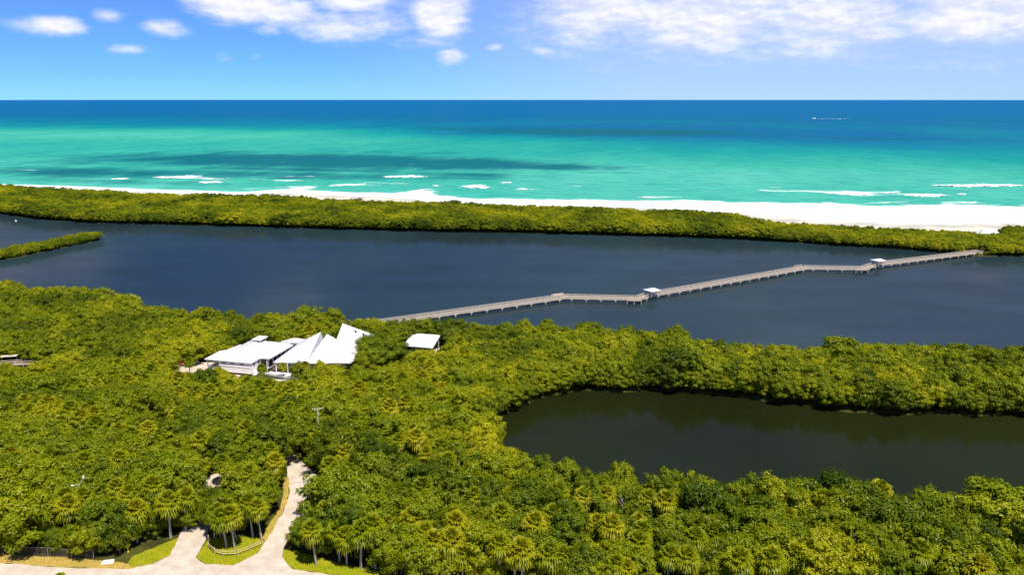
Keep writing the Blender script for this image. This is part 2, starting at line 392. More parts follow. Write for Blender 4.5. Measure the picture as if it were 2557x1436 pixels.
def ocean_mat():
    m, nt, out = new_mat('sea_water')
    dep = nt.n('ShaderNodeAttribute', attribute_name='depth')
    drk = nt.n('ShaderNodeAttribute', attribute_name='dark_patch')
    fom = nt.n('ShaderNodeAttribute', attribute_name='foam')
    tc = nt.n('ShaderNodeTexCoord')
    mp = nt.n('ShaderNodeMapping')
    mp.inputs['Scale'].default_value = (0.25, 1.0, 1.0)
    nt.l(tc.outputs['Object'], mp.inputs['Vector'])
    mq = nt.n('ShaderNodeMapping')                       # depth tones and dark patches stretch out seaward
    mq.inputs['Scale'].default_value = (1.0, 0.42, 1.0)
    mq.inputs['Rotation'].default_value = (0, 0, math.radians(12))
    nt.l(tc.outputs['Object'], mq.inputs['Vector'])
    big = nt.noise(mq.outputs[0], 0.0042, 5, 0.55)
    med = nt.noise(mq.outputs[0], 0.020, 5, 0.6)
    fine = nt.noise(mp.outputs[0], 0.22, 4, 0.6)
    f = nt.m('ADD', dep.outputs['Fac'], nt.m('MULTIPLY', nt.m('SUBTRACT', big, 0.5), 0.34))
    f = nt.m('ADD', f, nt.m('MULTIPLY', nt.m('SUBTRACT', med, 0.5), 0.20))
    f = nt.m('ADD', f, nt.m('MULTIPLY', nt.m('SUBTRACT', fine, 0.5), 0.16), clamp=True)
    c = nt.ramp(f, [(0.0, (0.085, 0.390, 0.300)), (0.18, (0.036, 0.315, 0.228)), (0.38, (0.006, 0.225, 0.200)),
                    (0.55, (0.002, 0.150, 0.205)), (0.72, (0.002, 0.095, 0.205)), (1.0, (0.002, 0.095, 0.250))])
    dm = smooth(nt, nt.m('ADD', drk.outputs['Fac'], nt.m('MULTIPLY', nt.m('SUBTRACT', med, 0.5), 0.9)), 0.25, 0.85)
    c = nt.mix(nt.m('MULTIPLY', dm, 0.92), c, (0.003, 0.092, 0.115))
    streak = nt.m('ADD', nt.m('MULTIPLY', fine, 0.6), nt.m('MULTIPLY', med, 0.5))
    fo = smooth(nt, nt.m('ADD', fom.outputs['Fac'], nt.m('MULTIPLY', nt.m('SUBTRACT', streak, 0.55), 1.9)), 0.36, 0.80)
    mw = nt.n('ShaderNodeMapping')
    mw.inputs['Scale'].default_value = (0.30, 1.0, 1.0)
    nt.l(tc.outputs['Object'], mw.inputs['Vector'])
    swell = nt.noise(mw.outputs[0], 0.11, 3, 0.55, dist=0.6)
    c = nt.mix(nt.m('MULTIPLY', smooth(nt, swell, 0.50, 0.62), 0.30), c, (0.002, 0.105, 0.125))
    caps = nt.noise(mw.outputs[0], 0.16, 6, 0.7)
    capm = nt.m('MULTIPLY', smooth(nt, caps, 0.665, 0.72), nt.m('SUBTRACT', 1.0, smooth(nt, dep.outputs['Fac'], 0.25, 0.60)))
    c = nt.mix(nt.m('MULTIPLY', capm, 0.75), c, (0.70, 0.76, 0.75))
    c = nt.mix(fo, c, nt.mix(smooth(nt, fine, .35, .6), (0.55, 0.66, 0.64), (0.82, 0.82, 0.82)))
    b = nt.n('ShaderNodeBump')
    b.inputs['Distance'].default_value = 1.2
    b.inputs['Strength'].default_value = 0.35
    nt.l(nt.m('ADD', med, nt.m('MULTIPLY', fine, 0.4)), b.inputs['Height'])
    d = nt.n('ShaderNodeBsdfDiffuse')
    nt.l(c, d.inputs['Color'])
    nt.l(b.outputs[0], d.inputs['Normal'])
    gl = nt.n('ShaderNodeBsdfGlossy')
    gl.inputs['Roughness'].default_value = 0.25
    nt.l(b.outputs[0], gl.inputs['Normal'])
    mx = nt.n('ShaderNodeMixShader')
    mx.inputs[0].default_value = 0.035
    nt.l(d.outputs[0], mx.inputs[1])
    nt.l(gl.outputs[0], mx.inputs[2])
    nt.l(mx.outputs[0], out.inputs['Surface'])
    return m


def foam_mat():
    m, nt, out = new_mat('sea_foam')
    g = nt.n('ShaderNodeNewGeometry')
    mp = nt.n('ShaderNodeMapping')
    mp.inputs['Scale'].default_value = (0.5, 1.0, 1.0)
    nt.l(g.outputs['Position'], mp.inputs['Vector'])
    n1 = nt.noise(mp.outputs[0], 0.35, 5, 0.65)
    th = nt.n('ShaderNodeAttribute', attribute_name='thick')
    c = nt.mix(smooth(nt, n1, 0.3, 0.55), (0.55, 0.68, 0.66), (0.84, 0.84, 0.84))
    d = nt.n('ShaderNodeBsdfDiffuse')
    nt.l(c, d.inputs['Color'])
    t = nt.n('ShaderNodeBsdfTransparent')
    f = smooth(nt, nt.m('ADD', th.outputs['Fac'], nt.m('MULTIPLY', nt.m('SUBTRACT', n1, 0.5), 2.2)), 0.25, 0.75)
    mx = nt.n('ShaderNodeMixShader')
    nt.l(f, mx.inputs[0])
    nt.l(t.outputs[0], mx.inputs[1])
    nt.l(d.outputs[0], mx.inputs[2])
    nt.l(mx.outputs[0], out.inputs['Surface'])
    return m


M['ground'] = ground_mat()
M['lagoon'] = lagoon_mat('lagoon_water', (0.016, 0.033, 0.038), 0.12, 0.09)
M['pond'] = lagoon_mat('pond_water', (0.0125, 0.0165, 0.0042), 0.10, 0.03)
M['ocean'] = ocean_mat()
M['foam'] = foam_mat()


# ------------------------------------------------------------------ mesh helpers
def finish(name, me, mat, parent=None, smooth_shade=False):
    if mat is not None:
        me.materials.append(mat)
    if smooth_shade:
        me.polygons.foreach_set('use_smooth', [True] * len(me.polygons))
    o = bpy.data.objects.new(name, me)
    COL.objects.link(o)
    if parent is not None:
        o.parent = parent
    return o


def tag(o, label=None, cat=None, group=None, kind=None):
    if label:
        o['label'] = label
    if cat:
        o['category'] = cat
    if group:
        o['group'] = group
    if kind:
        o['kind'] = kind
    return o


def empty(name, loc=(0, 0, 0), rz=0.0):
    o = bpy.data.objects.new(name, None)
    o.empty_display_size = 0.5
    o.location = loc
    o.rotation_euler = (0, 0, rz)
    COL.objects.link(o)
    return o


def mesh_np(name, verts, quads):
    """verts (n,3), quads (m,4) -> mesh"""
    me = bpy.data.meshes.new(name)
    verts = np.asarray(verts, dtype=np.float32)
    quads = np.asarray(quads, dtype=np.int32)
    k = quads.shape[1]
    me.vertices.add(len(verts))
    me.vertices.foreach_set('co', verts.ravel())
    me.loops.add(quads.size)
    me.loops.foreach_set('vertex_index', quads.ravel())
    me.polygons.add(len(quads))
    me.polygons.foreach_set('loop_start', np.arange(len(quads), dtype=np.int32) * k)
    me.update(calc_edges=True)
    return me


class MB:
    def __init__(self):
        self.bm = bmesh.new()

    def box(self, c, s, rz=0.0, rx=0.0, ry=0.0):
        mt = Matrix.Translation(c) @ Matrix.Rotation(rz, 4, 'Z') @ Matrix.Rotation(ry, 4, 'Y') @ Matrix.Rotation(rx, 4, 'X') @ Matrix.Diagonal((s[0], s[1], s[2], 1))
        bmesh.ops.create_cube(self.bm, size=1.0, matrix=mt)
        return self

    def bar(self, a, b, w, h=None):
        """square bar from a to b"""
        a, b = Vector(a), Vector(b)
        h = h or w
        d = b - a
        q = d.to_track_quat('Y', 'Z').to_matrix().to_4x4()
        mt = Matrix.Translation((a + b) / 2) @ q @ Matrix.Diagonal((w, d.length, h, 1))
        bmesh.ops.create_cube(self.bm, size=1.0, matrix=mt)
        return self

    def tube(self, pts, rad, n=7, cap=True):
        pts = [Vector(p) for p in pts]
        if not isinstance(rad, (list, tuple)):
            rad = [rad] * len(pts)
        rings = []
        for i, p in enumerate(pts):
            t = (pts[min(i + 1, len(pts) - 1)] - pts[max(i - 1, 0)]).normalized()
            q = t.to_track_quat('Z', 'Y').to_matrix()
            rings.append([self.bm.verts.new(p + q @ Vector((math.cos(2 * math.pi * k / n) * rad[i], math.sin(2 * math.pi * k / n) * rad[i], 0))) for k in range(n)])
        for a, b in zip(rings, rings[1:]):
            for k in range(n):
                self.bm.faces.new((a[k], a[(k + 1) % n], b[(k + 1) % n], b[k]))
        if cap:
            self.bm.faces.new(rings[0][::-1])
            self.bm.faces.new(rings[-1])
        return self

    def poly(self, pts):
        self.bm.faces.new([self.bm.verts.new(p) for p in pts])
        return self

    def solid(self, verts, faces):
        vs = [self.bm.verts.new(v) for v in verts]
        for f in faces:
            self.bm.faces.new([vs[i] for i in f])
        return self

    def prism(self, poly, z0, z1):
        n = len(poly)
        a = [self.bm.verts.new((p[0], p[1], z0)) for p in poly]
        b = [self.bm.verts.new((p[0], p[1], z1)) for p in poly]
        self.bm.faces.new(a[::-1])
        self.bm.faces.new(b)
        for i in range(n):
            self.bm.faces.new((a[i], a[(i + 1) % n], b[(i + 1) % n], b[i]))
        return self

    def mesh(self, name, recalc=True, bevel=0.0):
        if bevel:
            bmesh.ops.bevel(self.bm, geom=self.bm.edges[:], offset=bevel, segments=1, affect='EDGES')
        if recalc:
            bmesh.ops.recalc_face_normals(self.bm, faces=self.bm.faces[:])
        me = bpy.data.meshes.new(name)
        self.bm.to_mesh(me)
        self.bm.free()
        return me

    def build(self, name, mat, parent=None, smooth_shade=False, bevel=0.0):
        return finish(name, self.mesh(name, bevel=bevel), mat, parent, smooth_shade)


# ------------------------------------------------------------------ plan of the place (metres)
def in_poly(x, y, poly):
    x = np.asarray(x, float)
    y = np.asarray(y, float)
    r = np.zeros(x.shape, bool)
    n = len(poly)
    for i in range(n):
        x1, y1 = poly[i]
        x2, y2 = poly[(i + 1) % n]
        if y1 == y2:
            continue
        c = ((y1 > y) != (y2 > y)) & (x < (x2 - x1) * (y - y1) / (y2 - y1) + x1)
        r ^= c
    return r


def dist_line(x, y, pts, closed=False):
    x = np.asarray(x, float)
    y = np.asarray(y, float)
    best = np.full(x.shape, 1e9)
    n = len(pts)
    for i in range(n if closed else n - 1):
        x1, y1 = pts[i]
        x2, y2 = pts[(i + 1) % n]
        dx, dy = x2 - x1, y2 - y1
        L = dx * dx + dy * dy + 1e-9
        t = np.clip(((x - x1) * dx + (y - y1) * dy) / L, 0, 1)
        best = np.minimum(best, np.hypot(x - x1 - t * dx, y - y1 - t * dy))
    return best


# the shorelines carry on beyond what the photograph shows
far_shore = [(-2600, 1140), (-900, 740)] + LAGOON_FAR + [(330, 398), (700, 300), (2600, -180)]
near_shore = [(-2600, 800), (-700, 420), (-300, 342)] + LAGOON_NEAR + [(230, 222), (420, 170), (2600, -420)]
forest_sea = [(-2600, 1250), (-900, 812)] + FOREST_SEA + [(420, 452), (700, 380), (2600, -100)]
sea_edge = [(-2600, 1310), (-900, 872)] + SEA_EDGE + [(500, 500), (700, 452), (2600, -30)]
mainland = near_shore + [(2600, -700), (-2600, -700)]
pond = POND_FAR + [(175, 199), (215, 190), (225, 160), (190, 138), (140, 134)] + POND_NEAR[::-1]
island = far_shore + sea_edge[::-1]
island_forest = far_shore + forest_sea[::-1]
spit_mid = [(-246.5, 461), (-249.0, 453), (-255, 436), (-262, 411), (-284, 380), (-330, 350)]
GZ = 0.8
road_n = [(-1400, 260), (-260, 147), (-130, 131)] + [(-89.6, 125.9), (-77.6, 124.5), (-66.2, 124.0), (-62.9, 125.7), (-60.9, 128.4), (-61.7, 134.2), (-62.4, 137.5), (-63.0, 141.0),
          (-58.2, 141.5), (-57.3, 137.0), (-56.2, 132.9), (-56.0, 127.6), (-53.6, 125.5), (-48.4, 125.2), (-45.5, 128.9), (-45.2, 132.9), (-45.1, 139.0), (-45.1, 146.0),
          (-46.2, 152.7), (-47.6, 157.4), (-49.3, 162.1), (-50.9, 166.5), (-51.5, 169.0), (-49.5, 169.5), (-47.2, 166.5), (-42.6, 160.5), (-40.8, 157.0), (-40.1, 153.6),
          (-39.9, 148.0), (-39.9, 143.5), (-40.8, 137.5), (-41.3, 132.5), (-40.9, 128.1), (-39.0, 125.2), (-37.6, 123.9), (-31.4, 122.5), (-18, 120.6), (-4, 117.6), (20, 111.5), (60, 100), (300, 20), (900, -180)]
road_poly = road_n + [(900, -195), (300, 8), (60, 88), (20, 100), (-10, 106.5), (-60, 110), (-130, 116), (-260, 133), (-1400, 246)]
lawn_right = [(-41.1, 130.0), (-38.7, 129.8), (-35.7, 128.2), (-31.2, 126.2), (-26.9, 124.6), (-17, 121.4), (-18, 120.5), (-31.4, 122.5), (-37.6, 123.9), (-39.0, 125.2), (-40.9, 128.1)]

# ------------------------------------------------------------------ ground sheet
def axis(dense0, dense1, step, lo, hi, g=1.18):
    a = list(np.arange(dense0, dense1 + 1e-6, step))
    s = step
    v = dense1
    while v < hi:
        s *= g
        v += s
        a.append(v)
    s = step
    v = dense0
    while v > lo:
        s *= g
        v -= s
        a.insert(0, v)
    return np.array(a)


def fbm(x, y, s, seed=0, oct=4):
    r = np.zeros_like(x, dtype=float)
    amp = 1.0
    g = np.random.default_rng(seed)
    for i in range(oct):
        for k in range(3):
            a = g.uniform(0, 2 * math.pi)
            ph = g.uniform(0, 6.28)
            f = s * 2 ** i * g.uniform(0.7, 1.35)
            r += amp * np.sin((x * math.cos(a) + y * math.sin(a)) * f + ph + 1.3 * np.sin((x * math.sin(a * 1.7) - y * math.cos(a * 1.7)) * f * 0.8 + ph * 2))
        amp *= 0.55
    return r / 5.0


def sstep(v, a, b):
    t = np.clip((v - a) / (b - a), 0, 1)
    return t * t * (3 - 2 * t)


def land_mask(x, y):
    m = in_poly(x, y, mainland) & ~in_poly(x, y, pond)
    i = in_poly(x, y, island)
    s = dist_line(x, y, spit_mid) < 6.5
    return m | i | s


xs = axis(-360, 330, 2.6, -2400, 2400)
ys = axis(110, 660, 2.6, -420, 1300)
X, Y = np.meshgrid(xs, ys)
Xf, Yf = X.ravel(), Y.ravel()
jx = Xf + 1.5 * fbm(Xf, Yf, 0.25, 3)
jy = Yf + 1.5 * fbm(Xf, Yf, 0.25, 4)
land = land_mask(jx, jy)
dshore = np.minimum(dist_line(jx, jy, far_shore), dist_line(jx, jy, near_shore))
dshore = np.minimum(dshore, dist_line(jx, jy, pond, True))
dshore = np.minimum(dshore, np.abs(dist_line(jx, jy, spit_mid) - 6.5))
dsea = dist_line(Xf, Yf, sea_edge)
isl = in_poly(Xf, Yf, island)
beyond = ~isl & ~in_poly(Xf, Yf, mainland) & (dist_line(Xf, Yf, sea_edge) < dist_line(Xf, Yf, far_shore)) & ~in_poly(Xf, Yf, far_shore + near_shore[::-1])
Z = np.where(land, GZ * sstep(dshore, -0.5, 3.0) + 0.05, -0.25 - 1.4 * sstep(dshore, 0, 6))
beach = isl & ~in_poly(Xf, Yf, island_forest)
sand_in = np.where(isl, sstep(dist_line(Xf, Yf, forest_sea), 0, 4) * beach + 0.0, 0)
Z = np.where(isl, np.minimum(GZ + 0.9 * sstep(dshore, 2, 30), 0.045 * dsea + 0.02) * np.where(dsea < dshore, 1, sstep(dshore, -0.5, 3)), Z)
Z = np.where(beyond, -0.05 * np.minimum(dsea, 80), Z)
me = mesh_np('ground', np.stack([Xf, Yf, Z], 1),
             np.array([[j * len(xs) + i, j * len(xs) + i + 1, (j + 1) * len(xs) + i + 1, (j + 1) * len(xs) + i] for j in range(len(ys) - 1) for i in range(len(xs) - 1)]))
at = me.attributes.new('sand', 'FLOAT', 'POINT')
at.data.foreach_set('value', np.maximum(sand_in, beyond).astype(np.float32))
at = me.attributes.new('wet', 'FLOAT', 'POINT')
at.data.foreach_set('value', (sstep(dsea, 34, 22) * beach).astype(np.float32))
ground = finish('ground', me, M['ground'], None, True)
tag(ground, kind='structure')

# ------------------------------------------------------------------ lagoon and pond water
split = [(-2600, 1225), (-900, 775), (-440, 640), (-180, 575), (60, 522), (150, 486), (280, 440), (420, 425), (700, 340), (2600, -140)]
mid_near = [(-2600, 700), (-400, 300), (-150, 258), (40, 236), (90, 222), (260, 192), (2600, -520)]
lag = MB().poly([(x, y, 0.0) for x, y in split + mid_near[::-1]]).build('lagoon_water', M['lagoon'])
tag(lag, kind='structure')
pw = MB().poly([(x, y, 0.0) for x, y in [(-8, 170), (-6, 205), (30, 224), (80, 212), (240, 200), (240, 128), (120, 128), (20, 146)]]).build('pond_water', M['pond'])
tag(pw, kind='structure')

# ------------------------------------------------------------------ ocean: a sheet laid parallel to the beach
OA = math.radians(-14.0)
cu, su = math.cos(OA), math.sin(OA)
O0 = (0.0, 560.0)


def to_sea(x, y):
    dx, dy = np.asarray(x) - O0[0], np.asarray(y) - O0[1]
    return dx * cu + dy * su, -dx * su + dy * cu


def from_sea(a, b):
    return O0[0] + a * cu - b * su, O0[1] + a * su + b * cu


aa = axis(-620, 520, 5.5, -70000, 70000, 1.10)
bb = axis(-20, 420, 3.2, -70, 90000, 1.045)
A, B = np.meshgrid(aa, bb)
Af, Bf = A.ravel(), B.ravel()
OX, OY = from_sea(Af, Bf)
d_s = dist_line(OX, OY, sea_edge)
sea_side = ~in_poly(OX, OY, island)
d_s = np.where(sea_side, d_s, -d_s)
# depth 0..1 with distance from the beach; shallower bank to the north, deeper channel to the south
da = d_s * (1 + 0.10 * fbm(Af, Bf, 0.0016, 21, 3))
depth = np.interp(da, [0, 60, 250, 520, 800, 1150, 1700, 2600, 5000, 20000], [0.0, 0.16, 0.20, 0.26, 0.33, 0.44, 0.60, 0.72, 0.86, 1.0])


def blob(cx, cy, rx, ry):
    ca, cb = to_sea(cx, cy)
    return np.exp(-(((Af - ca) / rx) ** 2 + ((Bf - cb) / ry) ** 2))


bank = blob(-900, 1700, 900, 600)
depth = depth - 0.34 * bank * sstep(da, 500, 1100)
depth = depth + 0.34 * blob(260, 2060, 520, 420) + 0.20 * blob(900, 1450, 700, 450)
depth = depth - 0.14 * blob(250, 900, 330, 170)
dark_a = np.zeros_like(Af)  # patches where the water colour turns to dark teal
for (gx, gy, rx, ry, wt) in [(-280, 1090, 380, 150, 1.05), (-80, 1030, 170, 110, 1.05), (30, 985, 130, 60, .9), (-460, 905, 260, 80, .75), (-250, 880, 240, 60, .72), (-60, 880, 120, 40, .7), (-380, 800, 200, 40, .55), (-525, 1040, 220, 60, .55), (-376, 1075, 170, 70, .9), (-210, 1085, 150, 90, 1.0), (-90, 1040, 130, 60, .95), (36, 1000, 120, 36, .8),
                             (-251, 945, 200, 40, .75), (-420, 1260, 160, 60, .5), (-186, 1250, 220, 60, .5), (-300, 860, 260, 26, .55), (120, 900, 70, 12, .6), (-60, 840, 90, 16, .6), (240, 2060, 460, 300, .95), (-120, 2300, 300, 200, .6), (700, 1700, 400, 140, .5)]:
    dark_a = np.maximum(dark_a, wt * blob(gx, gy, rx, ry))
# swash and surf: wide on the right, narrower on the left
surf_w = np.interp(Af, [-620, -300, -120, 0, 130, 300, 520], [12, 18, 30, 34, 58, 88, 88]) * (1 + np.interp(Af, [-120, 150], [.45, .2]) * fbm(Af, Af * 0, 0.03, 8))
foam = (0.92 + 0.16 * fbm(Af, Bf, 0.05, 14)) * (1 - sstep(d_s, surf_w * 0.72, surf_w * 1.3))
for k, (gap, wd_, am) in enumerate([(22, 6, .60), (52, 7, .58), (92, 7, .50), (140, 8, .40)]):
    ln = d_s - surf_w - gap - 9 * fbm(Af, Af * 0, 0.02, 60 + k)
    foam += am * np.exp(-(ln / wd_) ** 2) * sstep(fbm(Af, Bf * .2, 0.022, 70 + k), 0.05, 0.5)
foam += 0.12 * np.exp(-((d_s - surf_w * 2.4) / 30.0) ** 2) * (0.6 + 0.9 * fbm(Af, Bf, 0.02, 5))
foam += 0.06 * (1 - sstep(d_s, 150, 300))
gf = np.random.default_rng(12)
for (fx, fy, rx, ry, wt) in [(-84, 700, 22, 34, 1.1), (-150, 772, 34, 12, .75), (-120, 790, 40, 10, .5), (-35, 752, 30, 10, .7), (-330, 842, 45, 12, .7), (290, 694, 40, 12, .7), (352, 690, 40, 12, .7),
                             (440, 768, 70, 12, .75), (310, 712, 60, 10, .55), (-290, 800, 60, 8, .5), (-195, 742, 16, 22, .9), (-420, 830, 60, 10, .5), (115, 672, 18, 10, .6), (245, 622, 40, 9, .7), (360, 640, 26, 9, .7), (10, 735, 24, 8, .6),
                             (180, 720, 50, 6, .42), (60, 760, 60, 6, .42), (230, 752, 60, 6, .4), (-230, 815, 70, 8, .45)]:
    foam += 0.72 * wt * blob(fx, fy, rx * .8, ry)
hz = 0.22 * np.sin(Bf * 0.13 + 1.5 * fbm(Af, Bf, 0.012, 9)) * (1 - sstep(Bf, 300, 700)) * sstep(d_s, 10, 50)
me = mesh_np('ocean', np.stack([Af, Bf, hz * 0.5 - 0.12 * (Bf < -16)], 1),
             np.array([[j * len(aa) + i, j * len(aa) + i + 1, (j + 1) * len(aa) + i + 1, (j + 1) * len(aa) + i] for j in range(len(bb) - 1) for i in range(len(aa) - 1)]))
for nm, v in (('depth', np.clip(depth, 0, 1)), ('dark_patch', dark_a), ('foam', foam)):
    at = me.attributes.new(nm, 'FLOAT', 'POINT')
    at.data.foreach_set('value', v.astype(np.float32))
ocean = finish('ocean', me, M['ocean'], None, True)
ocean.location = (O0[0], O0[1], 0.02)
ocean.rotation_euler = (0, 0, OA)
tag(ocean, kind='structure')


def breaker(x0, y0, x1, y1, wid, h, seed):
    """a breaking wave: curled white crest with a ragged apron of foam trailing seaward"""
    g = np.random.default_rng(seed)
    (a0, b0), (a1, b1) = to_sea(x0, y0), to_sea(x1, y1)
    n = max(8, int(abs(a1 - a0) / 3))
    prof = [(-0.55, 0.0), (-0.42, 0.75), (-0.25, 1.0), (-0.05, 0.55), (0.25, 0.30), (0.7, 0.12), (1.0, 0.0)]
    V, F, TH = [], [], []
    thick = [0.35, 1.0, 1.1, 0.85, 0.55, 0.3, 0.0]
    for i in range(n + 1):
        t = i / n
        env = math.sin(math.pi * min(max(t, 0.02), 0.98)) ** 0.45
        a = a0 + (a1 - a0) * t
        b = b0 + (b1 - b0) * t + 1.8 * math.sin(t * 7 + seed) - 2.5 * env
        hh = h * env * g.uniform(0.65, 1.1)
        ww = wid * env * g.uniform(0.7, 1.25)
        for (p, q), tk in zip(prof, thick):
            TH.append(tk * env ** .6)
            V.append((a + g.uniform(-.6, .6), b + p * ww * (1 if p < 0 else g.uniform(0.6, 1.5)), 0.10 + hh * q * g.uniform(0.8, 1.15)))
    k = len(prof)
    for i in range(n):
        for j in range(k - 1):
            F.append((i * k + j, (i + 1) * k + j, (i + 1) * k + j + 1, i * k + j + 1))
    me = mesh_np('breaking_wave', V, F)
    at_ = me.attributes.new('thick', 'FLOAT', 'POINT')
    at_.data.foreach_set('value', np.array(TH, np.float32))
    o = finish('breaking_wave', me, M['foam'], ocean, True)
    return o


SIZES = [(20, 1.7), (12, 1.5), (16, 2.0), (22, 1.8), (16, 1.6), (17, 1.6), (8, .9), (19, 2.0), (8, .8), (9, 1.0), (14, .8), (8, .9), (10, .9), (9, .8), (16, .9), (8, .7), (6, .7), (8, .7)]
for i, ((x0, y0), (x1, y1)) in enumerate(zip(BREAKA, BREAKB)):
    breaker(x0, y0, x1, y1, SIZES[i][0], SIZES[i][1], 40 + i)

# ------------------------------------------------------------------ drive, road, lawns (thin sheets on the ground)
def sheet(name, poly, z, mat, kind='structure', cut=1.6):
    bm = bmesh.new()
    f = bm.faces.new([bm.verts.new((x, y, z)) for x, y in poly])
    bmesh.ops.triangulate(bm, faces=[f])
    me = bpy.data.meshes.new(name)
    bmesh.ops.recalc_face_normals(bm, faces=bm.faces[:])
    for fc in bm.faces:
        if fc.normal.z < 0:
            fc.normal_flip()
    bm.to_mesh(me)
    bm.free()
    o = finish(name, me, mat)
    o['kind'] = kind
    return o


def wobble(poly, amp, step, seed):
    """ragged edge: subdivide and jitter an outline"""
    g = np.random.default_rng(seed)
    out = []
    for i, (x, y) in enumerate(poly):
        x2, y2 = poly[(i + 1) % len(poly)]
        L = math.hypot(x2 - x, y2 - y)
        n = min(12, max(1, int(L / step)))
        for k in range(n):
            t = k / n
            out.append((x + (x2 - x) * t + g.uniform(-amp, amp), y + (y2 - y) * t + g.uniform(-amp, amp)))
    return out


LOT_W = [(-105, 233.5), (-98, 236.5), (-91, 236.0), (-88, 228), (-76, 222.5), (-60, 218.5), (-60, 215.5), (-78, 218.0), (-92, 221), (-100, 225)]
sheet('sandy_road', wobble(road_poly, 0.18, 1.5, 1), GZ + 0.075, M['sand_track'])
sheet('sandy_clearing', wobble([(-66, 154.5), (-65.5, 159.5), (-62.5, 161), (-60.2, 159), (-60.5, 154.8), (-63, 153.6)], 0.3, 1.0, 2), GZ + 0.075, M['sand_track'])
sheet('sandy_forecourt', wobble(LOT_W, 0.4, 2.0, 3), GZ + 0.075, M['sand_track'])
sheet('lawn', wobble(ISLAND_LAWN, 0.15, 1.0, 4), GZ + 0.085, M['lawn'])
sheet('lawn', wobble(LAWN_LEFT, 0.15, 1.0, 5), GZ + 0.085, M['lawn'])
sheet('lawn', wobble(lawn_right, 0.15, 1.0, 6), GZ + 0.085, M['lawn'])
sheet('verge', wobble([(-200, 141.5), (-91.2, 128.7)] + VERGE[1:] + [(-200, 139.5)], 0.2, 1.2, 7), GZ + 0.08, M['dry_verge'])
sheet('verge', wobble(PATH_VERGE, 0.2, 1.0, 8), GZ + 0.085, M['dry_verge'])

# tufts of grass standing on lawns and verges
def tufts(name, polys, n, hmin, hmax, mat, seed):
    g = np.random.default_rng(seed)
    V, F = [], []
    for poly in polys:
        px = [p[0] for p in poly]
        py = [p[1] for p in poly]
        area = (max(px) - min(px)) * (max(py) - min(py))
        m = int(n * area)
        xx = g.uniform(min(px), max(px), m)
        yy = g.uniform(min(py), max(py), m)
        ok = in_poly(xx, yy, poly)
        for x, y in zip(xx[ok], yy[ok]):
            a = g.uniform(0, 6.28)
            h = g.uniform(hmin, hmax)
            s = h * g.uniform(0.5, 0.9)
            dx, dy = math.cos(a) * s * 0.5, math.sin(a) * s * 0.5
            k = len(V)
            V += [(x - dx, y - dy, GZ + 0.08), (x + dx, y + dy, GZ + 0.08), (x + dx * 0.4 + g.uniform(-.1, .1), y + dy * 0.4 + g.uniform(-.1, .1), GZ + 0.08 + h)]
            F.append((k, k + 1, k + 2))
    o = finish(name, mesh_np(name, V, F), mat)
    return tag(o, 'short grass tufts standing on the lawns and verges', 'grass', kind='stuff')


tufts('grass_tufts', [ISLAND_LAWN, LAWN_LEFT, lawn_right, PATH_VERGE], 26, 0.08, 0.22, M['lawn'], 5)
vg = tufts('dry_grass_tufts', [VERGE], 20, 0.08, 0.25, M['dry_verge'], 6)
vg['label'] = 'dry straw coloured grass tufts between fence and road'

# ------------------------------------------------------------------ plants: prototypes
def crown_mesh(name, seed, R, z0, z1, nb, br, nleaf, ll, lw, top=0.5, flat=1.0, ragged=1.0):
    """foliage as clumps of leaf-sized faces spread over many twig ends through the crown"""
    g = np.random.default_rng(seed)
    zc, hz = (z0 + z1) / 2, (z1 - z0) / 2
    C = []
    while len(C) < nb:
        d = g.normal(size=3)
        d /= np.linalg.norm(d)
        if d[2] < -0.75 or (d[2] < 0.0 and g.random() > top):
            continue
        rr = g.uniform(0.5, 1.0)
        ang = math.atan2(d[1], d[0])
        rag = 1 + ragged * (0.20 * math.sin(2 * ang + seed) + 0.12 * math.sin(5 * ang + 2 * seed))
        C.append((d[0] * R * rr * rag, d[1] * R * rr * rag, zc + d[2] * hz * rr * flat + g.uniform(-.25, .25)))
    C = np.array(C)
    rad = br * g.uniform(0.65, 1.3, nb)
    P, N = [], []
    for i in range(nb):
        m = int(nleaf / nb * (rad[i] / br) ** 2 * 1.3) + 3
        d = g.normal(size=(m, 3))
        d[:, 2] += 0.35
        d /= np.linalg.norm(d, axis=1)[:, None]
        spray = np.where(g.random(m) < 0.16, g.uniform(1.1, 1.75, m), g.uniform(0.62, 1.12, m))
        p = C[i] + d * (rad[i] * spray)[:, None] * np.array([1.1, 1.1, 0.85])
        keep = np.ones(m, bool)
        for j in range(nb):
            if j != i:
                keep &= np.linalg.norm((p - C[j]) / rad[j], axis=1) > 0.62
        P.append(p[keep])
        N.append(d[keep])
    P = np.concatenate(P)
    N = np.concatenate(N)
    P[:, 2] = np.maximum(P[:, 2], 0.15)
    outw = P - np.array([0, 0, zc - hz * 0.4])
    outw /= np.linalg.norm(outw, axis=1)[:, None] + 1e-6
    N = N * 0.95 + outw * 0.35 + np.array([0, 0, 0.25]) + g.normal(size=N.shape) * 0.27
    N /= np.linalg.norm(N, axis=1)[:, None]
    T = np.cross(N, g.normal(size=N.shape))
    T /= np.linalg.norm(T, axis=1)[:, None] + 1e-6
    T[:, 2] -= 0.25
    Bt = np.cross(N, T)
    l = (ll * g.uniform(0.6, 1.3, len(P)))[:, None]
    wd = (lw * g.uniform(0.7, 1.25, len(P)))[:, None]
    V = np.stack([P - T * l, P + Bt * wd - T * l * 0.1, P + T * l, P - Bt * wd - T * l * 0.1], 1).reshape(-1, 3)
    F = np.arange(len(V)).reshape(-1, 4)
    return mesh_np(name, V, F), C


